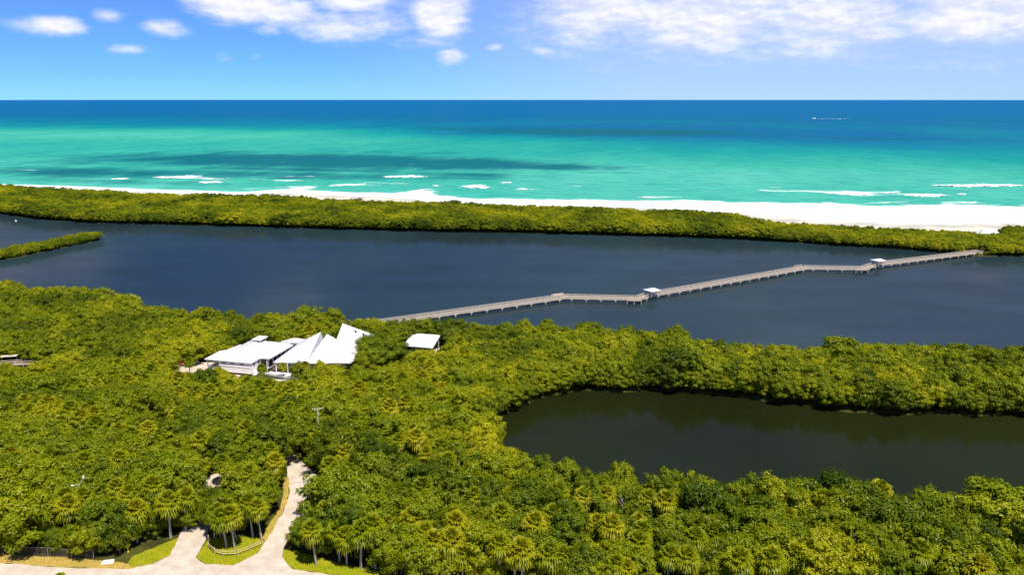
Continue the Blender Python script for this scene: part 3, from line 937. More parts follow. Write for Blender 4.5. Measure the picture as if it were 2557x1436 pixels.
def trunk_mesh(name, seed, h, r, C, spread=0.6, props=0):
    g = np.random.default_rng(seed)
    b = MB()
    fork = h * 0.38
    lean = g.uniform(-.25, .25, 2)
    b.tube([(0, 0, -0.4), (lean[0] * .3, lean[1] * .3, fork * .5), (lean[0], lean[1], fork)], [r * 1.35, r, r * .8], 6)
    idx = g.permutation(len(C))[:5]
    for i in idx:
        c = C[i]
        mid = ((lean[0] + c[0]) / 2, (lean[1] + c[1]) / 2, (fork + c[2]) / 2 + g.uniform(-.2, .3))
        b.tube([(lean[0], lean[1], fork - .1), mid, tuple(c)], [r * .62, r * .42, r * .16], 5)
    for k in range(props):                      # arching prop roots
        a = k * 2 * math.pi / props + g.uniform(-.3, .3)
        q = g.uniform(0.9, 1.5)
        b.tube([(0, 0, 1.3), (math.cos(a) * q * .6, math.sin(a) * q * .6, 1.0), (math.cos(a) * q, math.sin(a) * q, -0.6)], [r * .35, r * .3, r * .22], 4)
    return b.mesh(name)


def add_mat(me, mat):
    me.materials.append(mat)
    return me


# kind: (crown mesh, trunk mesh, nominal height, radius, adjective)
MANG = []
for i, (R, z0, z1, nb, br, adj) in enumerate([(3.0, .4, 6.6, 90, .52, 'rounded'), (3.6, .3, 6.2, 110, .52, 'broad'), (2.5, .4, 7.6, 76, .50, 'narrow upright'),
                                              (3.3, .3, 5.6, 96, .48, 'low spreading'), (2.9, .4, 7.2, 66, .62, 'clumpy')]):
    cm, C = crown_mesh('mangrove_crown', 100 + i, R, z0, z1, nb, br, 7000, .17, .095)
    tm = trunk_mesh('mangrove_trunk', 200 + i, z1, .16, C, props=5)
    MANG.append((add_mat(cm, M['mangrove']), add_mat(tm, M['bark']), z1, R, adj))
BROAD = []
for i, (R, z0, z1, nb, br, adj) in enumerate([(3.3, .5, 8.0, 76, .62, 'rounded'), (3.8, .4, 7.2, 92, .62, 'wide'), (2.9, .5, 8.8, 66, .60, 'tall')]):
    cm, C = crown_mesh('broadleaf_crown', 300 + i, R, z0, z1, nb, br, 6000, .24, .11)
    tm = trunk_mesh('broadleaf_trunk', 330 + i, z1, .2, C)
    BROAD.append((add_mat(cm, M['broadleaf']), add_mat(tm, M['bark']), z1, R, adj))


def palm_frond(T, V, F, base, az, elv, L, rb, droop, g, nseg=9):
    """one fan leaf: stalk and a folded, drooping fan of pointed segments"""
    d = Vector((math.cos(az) * math.cos(elv), math.sin(az) * math.cos(elv), math.sin(elv)))
    side = Vector((-math.sin(az), math.cos(az), 0))
    up = d.cross(side) * -1
    hub = Vector(base) + d * L
    w = 0.035
    k = len(V)
    V += [tuple(Vector(base) - side * w), tuple(Vector(base) + side * w), tuple(hub + side * w * .6), tuple(hub - side * w * .6)]
    F += [(k, k + 1, k + 2), (k, k + 2, k + 3)]
    for s in range(nseg):
        a = (s / (nseg - 1) - 0.5) * 2 * math.radians(88)
        dr = d * math.cos(a) + side * math.sin(a)
        ln = rb * (0.78 + 0.30 * math.cos(a)) * g.uniform(0.88, 1.08)
        pw = side * math.cos(a) - d * math.sin(a)
        fold = up * (0.10 * (1 if s % 2 else -1)) + Vector((0, 0, -abs(math.sin(a)) * 0.12))
        mid = hub + dr * ln * 0.52 + fold * 0.6
        tip = hub + dr * ln + Vector((0, 0, -droop * ln))
        wd = ln * 0.155
        k = len(V)
        V += [tuple(hub), tuple(mid + pw * wd), tuple(mid - pw * wd), tuple(tip)]
        F += [(k, k + 1, k + 2), (k + 1, k + 3, k + 2)]


def palm_proto(seed, h, nf, L, rb):
    g = np.random.default_rng(seed)
    V, F = [], []
    for i in range(nf):
        t = (i + .5) / nf
        e = math.radians(86 - 128 * t ** 0.85) + g.uniform(-.12, .12)
        palm_frond(None, V, F, (0, 0, h + 0.25 * (1 - t)), i * 2.39996 + g.uniform(-.2, .2), e, L * g.uniform(.85, 1.12), rb * g.uniform(.9, 1.1), .30 + .35 * t, g)
    crown = mesh_np('palm_crown', V, F)
    V, F = [], []
    for i in range(9):
        palm_frond(None, V, F, (0, 0, h - 0.1), i * 0.7 + g.uniform(-.3, .3), math.radians(g.uniform(-80, -48)), L * g.uniform(.6, .85), rb * .8, .8, g, 7)
    skirt = mesh_np('dead_fronds', V, F)
    b = MB()
    ln = g.uniform(-.25, .25, 2)
    b.tube([(-ln[0], -ln[1], -0.4), (-ln[0] * .7, -ln[1] * .7, h * .25), (-ln[0] * .2, -ln[1] * .2, h * .6), (0, 0, h)], [.22, .16, .15, .17], 8)
    return add_mat(crown, M['palm']), add_mat(skirt, M['dead_frond']), add_mat(b.mesh('palm_trunk'), M['palm_bark'])


PALM = [(palm_proto(500 + i, h, nf, L, rb), h) for i, (h, nf, L, rb) in enumerate([(5.7, 44, 1.1, 1.12), (5.0, 48, 1.0, 1.18), (6.3, 40, 1.05, 1.08)])]


# ------------------------------------------------------------------ where things stand
B_ANG = math.atan2(-0.243, 0.97)
B_O = (-91.08, 226.73)
bu, bv = (0.97, -0.243), (0.243, 0.97)


def bl(u, v):
    return (B_O[0] + u * bu[0] + v * bv[0], B_O[1] + u * bu[1] + v * bv[1])


CAMP = np.array([0.0, 0.0, CAM_H])
bridge_line = [(-62, 269)] + BOARD
# open views that no crown stands in front of: (outline, height of the outline)
bridge_poly = [(x, y - 4) for x, y in BOARD[1:]] + [(x, y + 3) for x, y in BOARD[:0:-1]]
bridge_poly[0] = (BOARD[1][0] + 5, BOARD[1][1] - 1)
bridge_poly[-1] = (BOARD[1][0] + 5, BOARD[1][1] + 5)
OPEN = [(DRIVE, GZ), ([(p[0] - .8, p[1]) for p in PATH_VERGE], GZ), ([(-47.6, 157.4), (-50.3, 166.5), (-47.2, 166.5), (-42.6, 160.5), (-40.4, 154), (-40.2, 147), (-40.3, 140), (-45, 140)], GZ), (ISLAND_LAWN, GZ), (LAWN_LEFT, GZ), (lawn_right[:5] + lawn_right[6:], GZ), (VERGE, GZ), ([(-66, 155), (-65.5, 160), (-62.5, 161), (-60.5, 159), (-61, 155.5)], GZ),
        ([(-104, 233), (-98, 235.5), (-91, 232.5), (-91, 226), (-95, 224.5), (-101, 227)], GZ),
        ([bl(-.5, -.6), bl(16, -1), bl(18, 3), bl(31, 1), bl(31, 3.5), bl(40, 6.5), bl(42, 15), bl(41, 26), bl(30, 22), bl(20, 23), bl(0, 21)], 4.5),
        ([bl(3.5, -.5), bl(16.5, -1.5), bl(18, 4), bl(4, 4)], 1.5),
        ([(-52, 229), (-33, 226), (-33, 238), (-52, 240)], 3.0),
        ([bl(17, -1.5), bl(31.5, -2.5), bl(31, 3.5), bl(21, 4)], 1.2),
        ([(-35, 254), (-22, 251.5), (-22.0, 239.5), (-34.0, 241)], 3.0),
        ([(-158, 233.5), (-143, 236.5), (-142, 232), (-158, 229)], 2.0),
        (bridge_poly, 2.0),
        ([(270, 470), (289, 468), (287, 461), (272, 462)], 3.5)]


def clear_view(x, y, h, R):
    """False where the crown would stand in front of one of the open views"""
    bad = np.zeros(x.shape, bool)
    for poly, zp in OPEN:
        for fh in (0.3, 0.5, 0.72, 0.97):
            z = h * fh + GZ
            k = (CAM_H - zp) / (CAM_H - z)
            ok = z > zp
            wr = R * (0.85 if fh < 0.9 else 0.35) * (0.6 if fh < .4 else 1)
            for ox in (-1, 0, 1):
                bad |= ok & in_poly((x + ox * wr) * k, y * k, poly)
    return ~bad


def scatter(x0, x1, y0, y1, sp, seed):
    g = np.random.default_rng(seed)
    nx, ny = int((x1 - x0) / sp), int((y1 - y0) / sp)
    ii, jj = np.meshgrid(np.arange(nx), np.arange(ny))
    x = x0 + (ii + 0.5 * (jj % 2) + g.uniform(-.36, .36, ii.shape)) * sp
    y = y0 + (jj + g.uniform(-.36, .36, ii.shape)) * sp
    return x.ravel(), y.ravel(), g


x, y, g = scatter(-520, 480, 118, 720, 3.15, 5)
fr_x, fr_y = [], []
for line, shift in ((far_shore, 1), (near_shore, -1), (pond + pond[:1], 0), ([(p[0] + 4.2, p[1] - 3.5) for p in spit_mid], 2), (spit_mid[:1] * 2, 2)):
    for (xa, ya), (xb, yb) in zip(line, line[1:]):
        L = math.hypot(xb - xa, yb - ya)
        if L > 120 or L < .1:
            continue
        for k in range(int(L / 1.9) + 1):
            t = (k + g.uniform(.2, .8)) / (int(L / 1.9) + 1)
            nx_, ny_ = -(yb - ya) / L, (xb - xa) / L
            for s in ((1, -1) if shift < 2 else (0,)):
                qx, qy = xa + (xb - xa) * t + nx_ * s * .9, ya + (yb - ya) * t + ny_ * s * .9
                if shift == 2 or land_mask(np.array([qx]), np.array([qy]))[0]:
                    fr_x.append(qx)
                    fr_y.append(qy)
ex_pts = [(fx, fy + 1.9 + g.uniform(-.4, .5)) for fx, fy in [(-100 + 2.3 * k, 129.9 - (2.3 * k) * .105) for k in range(14)]]
ex_pts += [(-68.8, 131.3), (-68.2, 133.4), (-66.4, 136.4), (-64.6, 139.0), (-69.5, 134), (-72.0, 132.6), (-70.8, 130.4)]
ex_pts += [(-57.0, 137.6), (-55.0, 137.2), (-53.0, 137.0), (-51.0, 136.8), (-49.0, 136.6), (-47.6, 137.4), (-54.0, 139.5), (-50.5, 139)]
ex_pts += [(-38.0, 131.5), (-36.2, 130.2), (-34.0, 129.2), (-31.5, 127.8), (-29, 126.6), (-26.5, 125.6), (-24, 124.8), (-21.5, 123.6), (-19, 122.8), (-16.5, 122.2)]
for k in range(44):
    qx = -14 + 2.5 * k
    qy = float(np.interp(qx, [-18, -4, 20, 60, 300], [120.6, 117.6, 111.5, 100, 20])) + 2.6 + g.uniform(-.5, .8)
    ex_pts.append((qx, qy))
n_ex = len(ex_pts)
x = np.concatenate([x, [p[0] for p in ex_pts]])
y = np.concatenate([y, [p[1] for p in ex_pts]])
extra = np.arange(len(x)) >= len(x) - n_ex
n_sc = len(x)
x = np.concatenate([x, fr_x])
y = np.concatenate([y, fr_y])
fringe = np.arange(len(x)) >= n_sc
extra = np.concatenate([extra, np.zeros(len(x) - n_sc, bool)])
near = in_poly(x, y, mainland) & ~in_poly(x, y, pond)
# thin out to what lies near the field of view
view = (np.abs(x) < 0.70 * y + 25)
near &= view & (dist_line(x, y, near_shore) > .6) & (dist_line(x, y, pond, True) > .6)
near &= ~in_poly(x, y, road_poly) & (dist_line(x, y, road_n) > 1.7)
near &= ~((dist_line(x, y, road_n) < 2.9) & (y > 139) & (y < 168))
for p in (ISLAND_LAWN, LAWN_LEFT, lawn_right, VERGE, LOT_W, CLEARING):
    near &= ~in_poly(x, y, p)
near &= ~((y < 130.3 + np.maximum(0, -(x + 91)) * 0.12) & (x < -66))
bfoot = [bl(-3, -5.0), bl(3, -6.5), bl(17, -6.5), bl(32, -6.5), bl(44, 2), bl(44, 26), bl(-1, 24)]
near &= ~in_poly(x, y, bfoot) & ~in_poly(x, y, [(-36, 254), (-23, 251), (-25, 241), (-36, 242)])
near &= (np.hypot(x + 42.9, y - 235.0) > 8.0) & (np.hypot(x + 63.0, y - 156.5) > 5.2) & (np.hypot(x + 61.0, y - 152.0) > 3.6) 
near &= dist_line(x, y, bridge_line) > 2.2
near &= ~in_poly(x, y, [(-160, 236), (-140, 238), (-139, 230), (-160, 228)])
isl_t = in_poly(x, y, island_forest) & view & (dist_line(x, y, far_shore) > .6) & (dist_line(x, y, forest_sea) > 1.5) & (dist_line(x, y, bridge_line) > 2.0)
isl_t &= ~in_poly(x, y, [(270, 470), (289, 468), (287, 456), (272, 456)])
spit_t = (dist_line(x, y, spit_mid) < 6.0) & view
hgt = 6.2 + 1.2 * fbm(x, y, 0.05, 31) + g.uniform(-2.4, 1.6, x.shape) + 1.5 * (g.random(x.shape) < .10)
hgt = np.where(y < 150, hgt * 1.10, hgt)
hgt = np.where(isl_t, 5.1 + 1.5 * fbm(x, y, 0.035, 33) + g.uniform(-1.3, 1.0, x.shape) + 1.2 * (g.random(x.shape) < .05), hgt)
hgt = np.where(isl_t & (x > 150), 3.9 + g.uniform(-.6, .8, x.shape), hgt)
hgt = np.where(spit_t, 3.4 + g.uniform(-.5, .6, x.shape), hgt)
hgt = np.where(near & (g.random(x.shape) < .08), hgt * .5, hgt)
hgt = np.where(fringe, hgt * g.uniform(.5, .8, x.shape), hgt)
# young low growth takes the place of a full crown where it would close an open view
lowable = ~clear_view(x, y, hgt, 3.6)
hgt = np.where(lowable, hgt * 0.42, hgt)
ok = clear_view(x, y, hgt, np.where(lowable, 2.6, 3.6))
near &= ok
near |= extra
hgt = np.where(extra, g.uniform(3.6, 5.6, x.shape), hgt)
hgt = np.where(extra & (x > -58) & (x < -46), 3.0, hgt)
lowable &= ~extra
isl_t &= ok
spit_t &= ok
small = lowable

# palms
px = [p for i, p in enumerate(PALMS) if i not in (42, 43, 44, 46)]
px = [(a, b + (4.5 if a < -66 and b < 131 else 0)) for a, b in px]
def off_open(a, b):
    for _ in range(14):
        A1, B1 = np.array([a]), np.array([b])
        if any(in_poly(A1, B1, p)[0] for p in (road_poly, ISLAND_LAWN, LAWN_LEFT, lawn_right, VERGE)) or dist_line(A1, B1, road_n)[0] < 1.3 or (a < -64 and b < 132):
            b += .8
    return a, b


px = [off_open(a, b) for a, b in px]
px = [p for p in px if not in_poly(np.array([p[0] * 1.09, p[0] * 1.05]), np.array([p[1] * 1.09, p[1] * 1.05]), [(-67, 152), (-60, 152), (-59, 163), (-67, 163)]).any()]
pts = [(a, b, None) for a, b in px]
gp = np.random.default_rng(77)
cx = gp.uniform(-115, 60, 2600)
cy = 124 + 110 * gp.random(2600) ** 1.5
okp = in_poly(cx, cy, mainland) & ~in_poly(cx, cy, pond) & (dist_line(cx, cy, pond, True) > 4) & (dist_line(cx, cy, near_shore) > 6) & (dist_line(cx, cy, road_n) > 2.2) & ~in_poly(cx, cy, road_poly) & (np.abs(cx) < 0.66 * cy)
okp &= ~in_poly(cx, cy, bfoot) & ~in_poly(cx, cy, ISLAND_LAWN) & ~in_poly(cx, cy, LOT_W) & (np.hypot(cx + 42.2, cy - 236.2) > 10) & ((cx < -12) | (cy < 140)) & ((cy > 132) | (cx > -40))
okp &= ~in_poly(cx, cy, [(-55, 226), (-30, 222), (-24, 250), (-50, 250)])
okp &= (np.hypot(cx + 63.0, cy - 156.5) > 6) & ~in_poly(cx * 1.07, cy * 1.07, [(-67, 152), (-59, 152), (-59, 164), (-67, 164)])
okp &= clear_view(cx, cy, np.full(cx.shape, 8.5), np.full(cx.shape, 2.0))
cnt = 0
for a, b, o in zip(cx, cy, okp):
    if o and cnt < 130 and all(math.hypot(a - q[0], b - q[1]) > 3.6 for q in pts):
        pts.append((a, b, None))
        cnt += 1
palm_pts = pts


LANDMARKS = [((-44.1, 170.9), 'under the T shaped utility pole'), ((-32.6, 131.8), 'beside the transformer pole'), ((-38.8, 136.8), 'under the street lamp by the drive'),
             ((-81.2, 138.3), 'around the double armed lamp pole'), ((-63.4, 158), 'around the small sandy clearing'), ((-68.8, 130.4), 'behind the yellow marker post'),
             ((-61, 139.5), 'over the shaded entrance'), ((-52, 137.5), 'behind the fenced lawn'), ((-82, 131), 'behind the chain link fence'), ((-92, 132), 'behind the far end of the chain link fence'),
             ((-3, 187), 'at the rounded head of the dark pond'), ((-50, 172), 'where the sandy drive enters the forest')]


def near_phrase(x, y):
    dl, ph = min((math.hypot(x - p[0], y - p[1]), t) for p, t in LANDMARKS)
    if dl < 6.5:
        return ph
    ds, ks = min((math.hypot(x - p[0], y - p[1]), k) for k, p in enumerate(SNAGS))
    if .1 < ds < 3.4 and y < 160:
        return 'leaning against a bleached dead tree' + (' by the pond' if ks in (0, 1, 5, 8, 11) else ' in the thicket')
    d_drive = dist_line(np.array([x]), np.array([y]), road_n[9:34])[0]
    d_road = dist_line(np.array([x]), np.array([y]), road_n[2:8] + road_n[34:])[0]
    d_pond = dist_line(np.array([x]), np.array([y]), pond, True)[0]
    d_lag = dist_line(np.array([x]), np.array([y]), near_shore)[0]
    d_b = math.hypot(x + 70, y - 234)
    if d_b < 30:
        return 'close to the white roofed building'
    if d_drive < 6:
        return 'beside the curving sandy drive'
    if d_pond < 7:
        return 'on the edge of the dark pond' if y < 180 else 'on the lagoon side of the dark pond'
    if d_road < 9:
        return 'in the row facing the sandy road'
    if d_lag < 9:
        return 'on the near shore of the lagoon'
    if x < -52 and y < 200:
        return 'in the thicket between fence and sandy drive'
    if y < 165 and x > -5:
        return 'in the thicket between pond and road'
    if y < 200:
        return 'in the thicket between sandy drive and pond'
    return 'in the forest between building and pond' if x > -60 else 'in the forest beyond the parked cars'


def size_word(s):
    return 'small' if s < 0.72 else ('large' if s > 1.06 else 'mid-sized')


def place_tree(kind, proto, x, y, s, rz, zs=1.0, tilt=(0, 0), label=None, cat='tree', group=None):
    e = empty(kind, (x, y, GZ), rz)
    e.scale = (s, s, s * zs)
    e.rotation_euler = (tilt[0], tilt[1], rz)
    t = bpy.data.objects.new('trunk', proto[1])
    COL.objects.link(t)
    t.parent = e
    c = bpy.data.objects.new('crown', proto[0])
    COL.objects.link(c)
    c.parent = e
    tag(e, label, cat, group)
    return e, c


# palms nearest the points are removed from the broad-leaved scatter
for a, b, _ in palm_pts:
    near &= np.hypot(x - a, y - b) > 2.2

gi = np.random.default_rng(9)
allk = np.where(near | isl_t | spit_t)[0]
kindp = gi.random(x.shape)
is_broad = near & (kindp < np.where(y < 146, 0.45, np.where(y < 200, 0.14, 0.10)))
ni = np.where(near)[0]
ni = ni[np.argsort(np.hypot(x[ni], y[ni]))]
mi = [i for i in ni if not is_broad[i]][:300]
bi = [i for i in ni if is_broad[i]][:150]
indiv = set(mi) | set(bi)
CROWN_SRC = {}
for i in mi + bi:
    br_ = is_broad[i]
    lib = BROAD if br_ else MANG
    k = int(gi.integers(len(lib)))
    pr = lib[k]
    s = hgt[i] / pr[2] * (1.02 if not br_ else 1.08)
    ph = near_phrase(x[i], y[i])
    kn = 'dark green broadleaf tree' if br_ else 'yellow green mangrove'
    lab = f"{size_word(s)} {pr[4]} {kn} {ph}"
    zs = float(gi.uniform(.9, 1.12))
    e, c = place_tree('broadleaf_tree' if br_ else 'mangrove_tree', pr, x[i], y[i], s * (1.1 if not small[i] else 1.25), float(gi.uniform(0, 6.28)), zs, (float(gi.uniform(-.07, .07)), float(gi.uniform(-.07, .07))), lab,
                      'tree', f"{kn}s {ph}")
    CROWN_SRC.setdefault(('b' if br_ else 'm', k), c)

# the rest of the trees: too many to tell one from another, one mass per stand
def stand(name, idx, label):
    idx = np.array(sorted(idx))
    n = len(idx)
    gs = np.random.default_rng(len(idx))
    me = bpy.data.meshes.new(name)
    me.vertices.add(n)
    lz = np.full(n, GZ) if name != 'mangrove_spit' else np.full(n, 0.4)
    if name == 'barrier_island_forest':
        lz[:] = 1.0
    me.vertices.foreach_set('co', np.stack([x[idx], y[idx], lz], 1).astype(np.float32).ravel())
    kk = np.where(is_broad[idx], 5 + gs.integers(0, 3, n), gs.integers(0, 5, n))
    hh = np.array([(MANG + BROAD)[k][2] for k in kk])
    s = hgt[idx] / hh * np.where(small[idx], 1.25, 1.12)
    a = me.attributes.new('kind_of_tree', 'INT', 'POINT')
    a.data.foreach_set('value', kk.astype(np.int32))
    a = me.attributes.new('size', 'FLOAT_VECTOR', 'POINT')
    wide = s * gs.uniform(.95, 1.2, n) * (1.25 if name != 'forest_canopy' else 1.05)
    wide = np.where(gs.random(n) < .2, wide * .75, wide)
    a.data.foreach_set('vector', np.stack([wide, wide, s], 1).astype(np.float32).ravel())
    a = me.attributes.new('turn', 'FLOAT_VECTOR', 'POINT')
    a.data.foreach_set('vector', np.stack([gs.uniform(-.07, .07, n), gs.uniform(-.07, .07, n), gs.uniform(0, 6.28, n)], 1).astype(np.float32).ravel())
    o = finish(name, me, M['mangrove'])
    ng = bpy.data.node_groups.new(name + '_trees', 'GeometryNodeTree')
    ng.interface.new_socket('Geometry', in_out='INPUT', socket_type='NodeSocketGeometry')
    ng.interface.new_socket('Geometry', in_out='OUTPUT', socket_type='NodeSocketGeometry')
    nin = ng.nodes.new('NodeGroupInput')
    nout = ng.nodes.new('NodeGroupOutput')
    join = ng.nodes.new('GeometryNodeJoinGeometry')

    def named(nm, t):
        q = ng.nodes.new('GeometryNodeInputNamedAttribute')
        q.data_type = t
        q.inputs['Name'].default_value = nm
        return q.outputs['Attribute']
    ak, asz, atn = named('kind_of_tree', 'INT'), named('size', 'FLOAT_VECTOR'), named('turn', 'FLOAT_VECTOR')
    for k in range(8):
        src = CROWN_SRC.get(('m', k) if k < 5 else ('b', k - 5))
        if src is None:
            continue
        oi = ng.nodes.new('GeometryNodeObjectInfo')
        oi.transform_space = 'ORIGINAL'
        oi.inputs['Object'].default_value = src
        oi.inputs['As Instance'].default_value = True
        cmp_ = ng.nodes.new('FunctionNodeCompare')
        cmp_.data_type = 'INT'
        cmp_.operation = 'EQUAL'
        ng.links.new(ak, cmp_.inputs[2])
        cmp_.inputs[3].default_value = k
        ip = ng.nodes.new('GeometryNodeInstanceOnPoints')
        ng.links.new(nin.outputs[0], ip.inputs['Points'])
        ng.links.new(cmp_.outputs[0], ip.inputs['Selection'])
        ng.links.new(oi.outputs['Geometry'], ip.inputs['Instance'])
        ng.links.new(atn, ip.inputs['Rotation'])
        ng.links.new(asz, ip.inputs['Scale'])
        ng.links.new(ip.outputs[0], join.inputs[0])
    ng.links.new(join.outputs[0], nout.inputs[0])
    md = o.modifiers.new('trees', 'NODES')
    md.node_group = ng
    return tag(o, label, 'forest', kind='stuff')


stand('forest_canopy', [i for i in ni if i not in indiv], 'dense green mangrove forest canopy around the building and pond')
stand('barrier_island_forest', np.where(isl_t)[0], 'dense green mangrove belt between the lagoon and the beach')
stand('mangrove_spit', np.where(spit_t & ~isl_t & ~near)[0], 'low narrow mangrove spit reaching into the lagoon')

# palms
def place_palm(x, y, k, s, rz, label, tilt=(0, 0), group='palms among the trees'):
    (cr, sk, tr), h = PALM[k]
    e = empty('cabbage_palm', (x, y, GZ), rz)
    e.scale = (s, s, s)
    e.rotation_euler = (tilt[0], tilt[1], rz)
    for nm, me in (('trunk', tr), ('crown', cr), ('dead_fronds', sk)):
        o = bpy.data.objects.new(nm, me)
        COL.objects.link(o)
        o.parent = e
    tag(e, label, 'palm', group)
    return e


for i, (a, b, _) in enumerate(palm_pts):
    ph = near_phrase(a, b)
    k = i % 3
    s = float(gi.uniform(.96, 1.26))
    wd = ['cabbage palm with rounded fan leaf crown', 'stout cabbage palm with dense crown', 'tall cabbage palm with open crown'][k]
    place_palm(a, b, k, s, float(gi.uniform(0, 6.28)), f"{wd} {ph}", (float(gi.uniform(-.06, .06)), float(gi.uniform(-.06, .06))), 'cabbage palms ' + ph)
# palms standing on the lawn between the two drives, with bare pale trunks
lawn_palm_labels = ['palm with bare trunk on the fenced lawn, nearer the shaded entrance of the pair', 'palm with bare trunk on the fenced lawn, nearer the curving drive of the pair',
                    'leaning palm behind the pair on the fenced lawn', 'palm at the lawn corner where the fence meets the curving drive', 'palm at the back of the fenced lawn beside the shaded entrance']
for i, ((a, b), k, s, t) in enumerate(zip(LAWNPALM, (0, 0, 1, 2, 1), (1.08, 1.12, .95, 1.0, .95), ((0.02, -.05), (-.01, -.03), (.05, -.28), (0.03, -.03), (0, .05)))):
    place_palm(a, b, k, s, i * 1.1, lawn_palm_labels[i], (0, 0), 'palms on the fenced lawn').rotation_euler = (t[0], t[1], 0)
for i, (u, v, k, s, lb) in enumerate([(20.0, -2.0, 1, .72, 'golden cabbage palm in front of the gap between the white wings'), (25.6, 0.2, 0, .66, 'golden cabbage palm before the glazed porch of the sail roofed wing'),
                                      (33.5, -1.0, 2, .8, 'cabbage palm in front of the steep sail shaped roofs'), (-2.0, -4.5, 0, .8, 'cabbage palm in front of the sandy forecourt')]):
    a, b = bl(u, v)
    place_palm(a, b, k, s, i * 2.0, lb, (0, 0), 'palms around the white building')

# two palms across the road whose tops rise into view
for i, (a, b) in enumerate([(-72.9, 115.4), (-54.8, 115.2)]):
    place_palm(a, b, i, .62, i, 'low palm on the far verge of the road opposite the %s' % ('chain link fence' if i == 0 else 'fenced lawn'), group='palms across the road')

# round crowned fig beside the building
cm, C = crown_mesh('fig_crown', 900, 10.4, 0.6, 11.2, 350, 1.0, 40000, .24, .12, top=.7, ragged=.25)
tm = trunk_mesh('fig_trunk', 901, 11, .55, C)
place_tree('fig_tree', (add_mat(cm, M['fig']), add_mat(tm, M['bark'])), -42.6, 235.0, 1.0, 0.4, .80, (0, 0), 'huge round dome shaped dark fig tree against the white sail roofs', 'tree')
# spreading dark tree shading the end of the forecourt, and a few more large dark crowns seen in the forest
for j, (a, b, s, lb) in enumerate([(-104, 241.5, .62, 'dark spreading fig shading the parked cars'), (-93, 243.5, .58, 'dark spreading fig behind the cupola wing of the white building'), (-118, 250, .55, 'dark round fig in the forest beyond the parked cars'),
                                  (-61, 139.5, .42, 'dark fig overhanging the shaded entrance drive'), (-33.4, 131.0, .38, 'dark fig with drooping branches at the drive mouth'), (-79, 178, .42, 'dark fig standing out in the thicket between fence and drive'),
                                  (-134, 240, .5, 'dark fig beside the wooden walkway')]):
    place_tree('fig_tree', (cm, tm), a, b, s, j * 1.3, 1.0, (0, 0), lb, 'tree')
for j, (u, v, s, lb) in enumerate([(6.5, -3.2, .50, 'clipped round bush before the front wall of the cupola wing'), (30.5, 0.6, .85, 'bushy tree at the end of the white terrace wall'), (36.5, 2.0, .8, 'bushy tree under the lower eave of the sail roofs'),
                                   (11.5, -4.0, .33, 'low bush by the front corner of the cupola wing'), (45.5, 11.5, .9, 'bushy tree in front of the round fig')]):
    a, b = bl(u, v)
    place_tree('mangrove_tree' if s > .6 else 'garden_bush', MANG[j % 5], a, b, s, j, 1.0, (0, 0), lb, 'tree' if s > .6 else 'bush')

# bleached dead trees
def snag_mesh(seed):
    g = np.random.default_rng(seed)
    b = MB()
    h = g.uniform(4.8, 6.2)
    p = [(0, 0, -.3), (g.uniform(-.2, .2), g.uniform(-.2, .2), h * .35), (g.uniform(-.4, .4), g.uniform(-.4, .4), h * .7), (g.uniform(-.6, .6), g.uniform(-.6, .6), h)]
    b.tube(p, [.17, .13, .10, .04], 6)
    for k in range(4):
        t = g.uniform(.35, .85)
        a = g.uniform(0, 6.28)
        q = Vector(p[1]).lerp(Vector(p[2]), t)
        L = g.uniform(1.0, 2.2)
        e = q + Vector((math.cos(a) * L * .6, math.sin(a) * L * .6, L))
        b.tube([tuple(q), tuple(q.lerp(e, .5) + Vector((.1, 0, .1))), tuple(e)], [.07, .055, .025], 5)
    return add_mat(b.mesh('dead_trunk'), M['bleached'])


for i, (a, b) in enumerate(SNAGS):
    if in_poly(np.array([a]), np.array([b]), pond)[0] or dist_line(np.array([a]), np.array([b]), pond, True)[0] < 2.0:
        continue
    e = empty('dead_tree', (a, b, GZ), i)
    o = bpy.data.objects.new('trunk', snag_mesh(700 + i))
    o.scale = (1.0, 1.0, 1.3)
    COL.objects.link(o)
    o.parent = e
    tag(e, f"bleached bare dead tree {near_phrase(a, b)}", 'dead tree', 'dead trees ' + near_phrase(a, b))

# ------------------------------------------------------------------ white nature centre building
bc = empty('visitor_building', (B_O[0], B_O[1], GZ), B_ANG)
tag(bc, 'large white building with low cupola wing and steep sail shaped roofs', 'building')


def hull(pts, name, mat, parent):
    bm = bmesh.new()
    vs = [bm.verts.new(p) for p in pts]
    r = bmesh.ops.convex_hull(bm, input=vs)
    bmesh.ops.delete(bm, geom=[e for e in r['geom_interior'] if isinstance(e, bmesh.types.BMVert)], context='VERTS')
    bmesh.ops.recalc_face_normals(bm, faces=bm.faces[:])
    me = bpy.data.meshes.new(name)
    bm.to_mesh(me)
    bm.free()
    return finish(name, me, mat, parent)


def roof_from_outline(outline, ridge, ze, zr, th, name, mat, parent):
    """hip roof: eave outline joined to the nearer end of a ridge, with a fascia and soffit"""
    bm = bmesh.new()
    n = len(outline)
    top = [bm.verts.new((a, b, ze)) for a, b in outline]
    bot = [bm.verts.new((a, b, ze - th)) for a, b in outline]
    R = [bm.verts.new((a, b, zr)) for a, b in ridge]

    def nr(a, b):
        return min(range(2), key=lambda k: (ridge[k][0] - a) ** 2 + (ridge[k][1] - b) ** 2)
    side = [nr(*p) for p in outline]
    for i in range(n):
        j = (i + 1) % n
        bm.faces.new((top[i], top[j], R[side[j]]))
        if side[i] != side[j]:
            bm.faces.new((top[i], R[side[j]], R[side[i]]))
        bm.faces.new((bot[i], bot[j], top[j], top[i]))
    bm.faces.new(bot[::-1])
    bmesh.ops.recalc_face_normals(bm, faces=bm.faces[:])
    me = bpy.data.meshes.new(name)
    bm.to_mesh(me)
    bm.free()
    return finish(name, me, mat, parent)


Zl = -GZ           # local z of absolute zero
def zz(v):
    return v - GZ


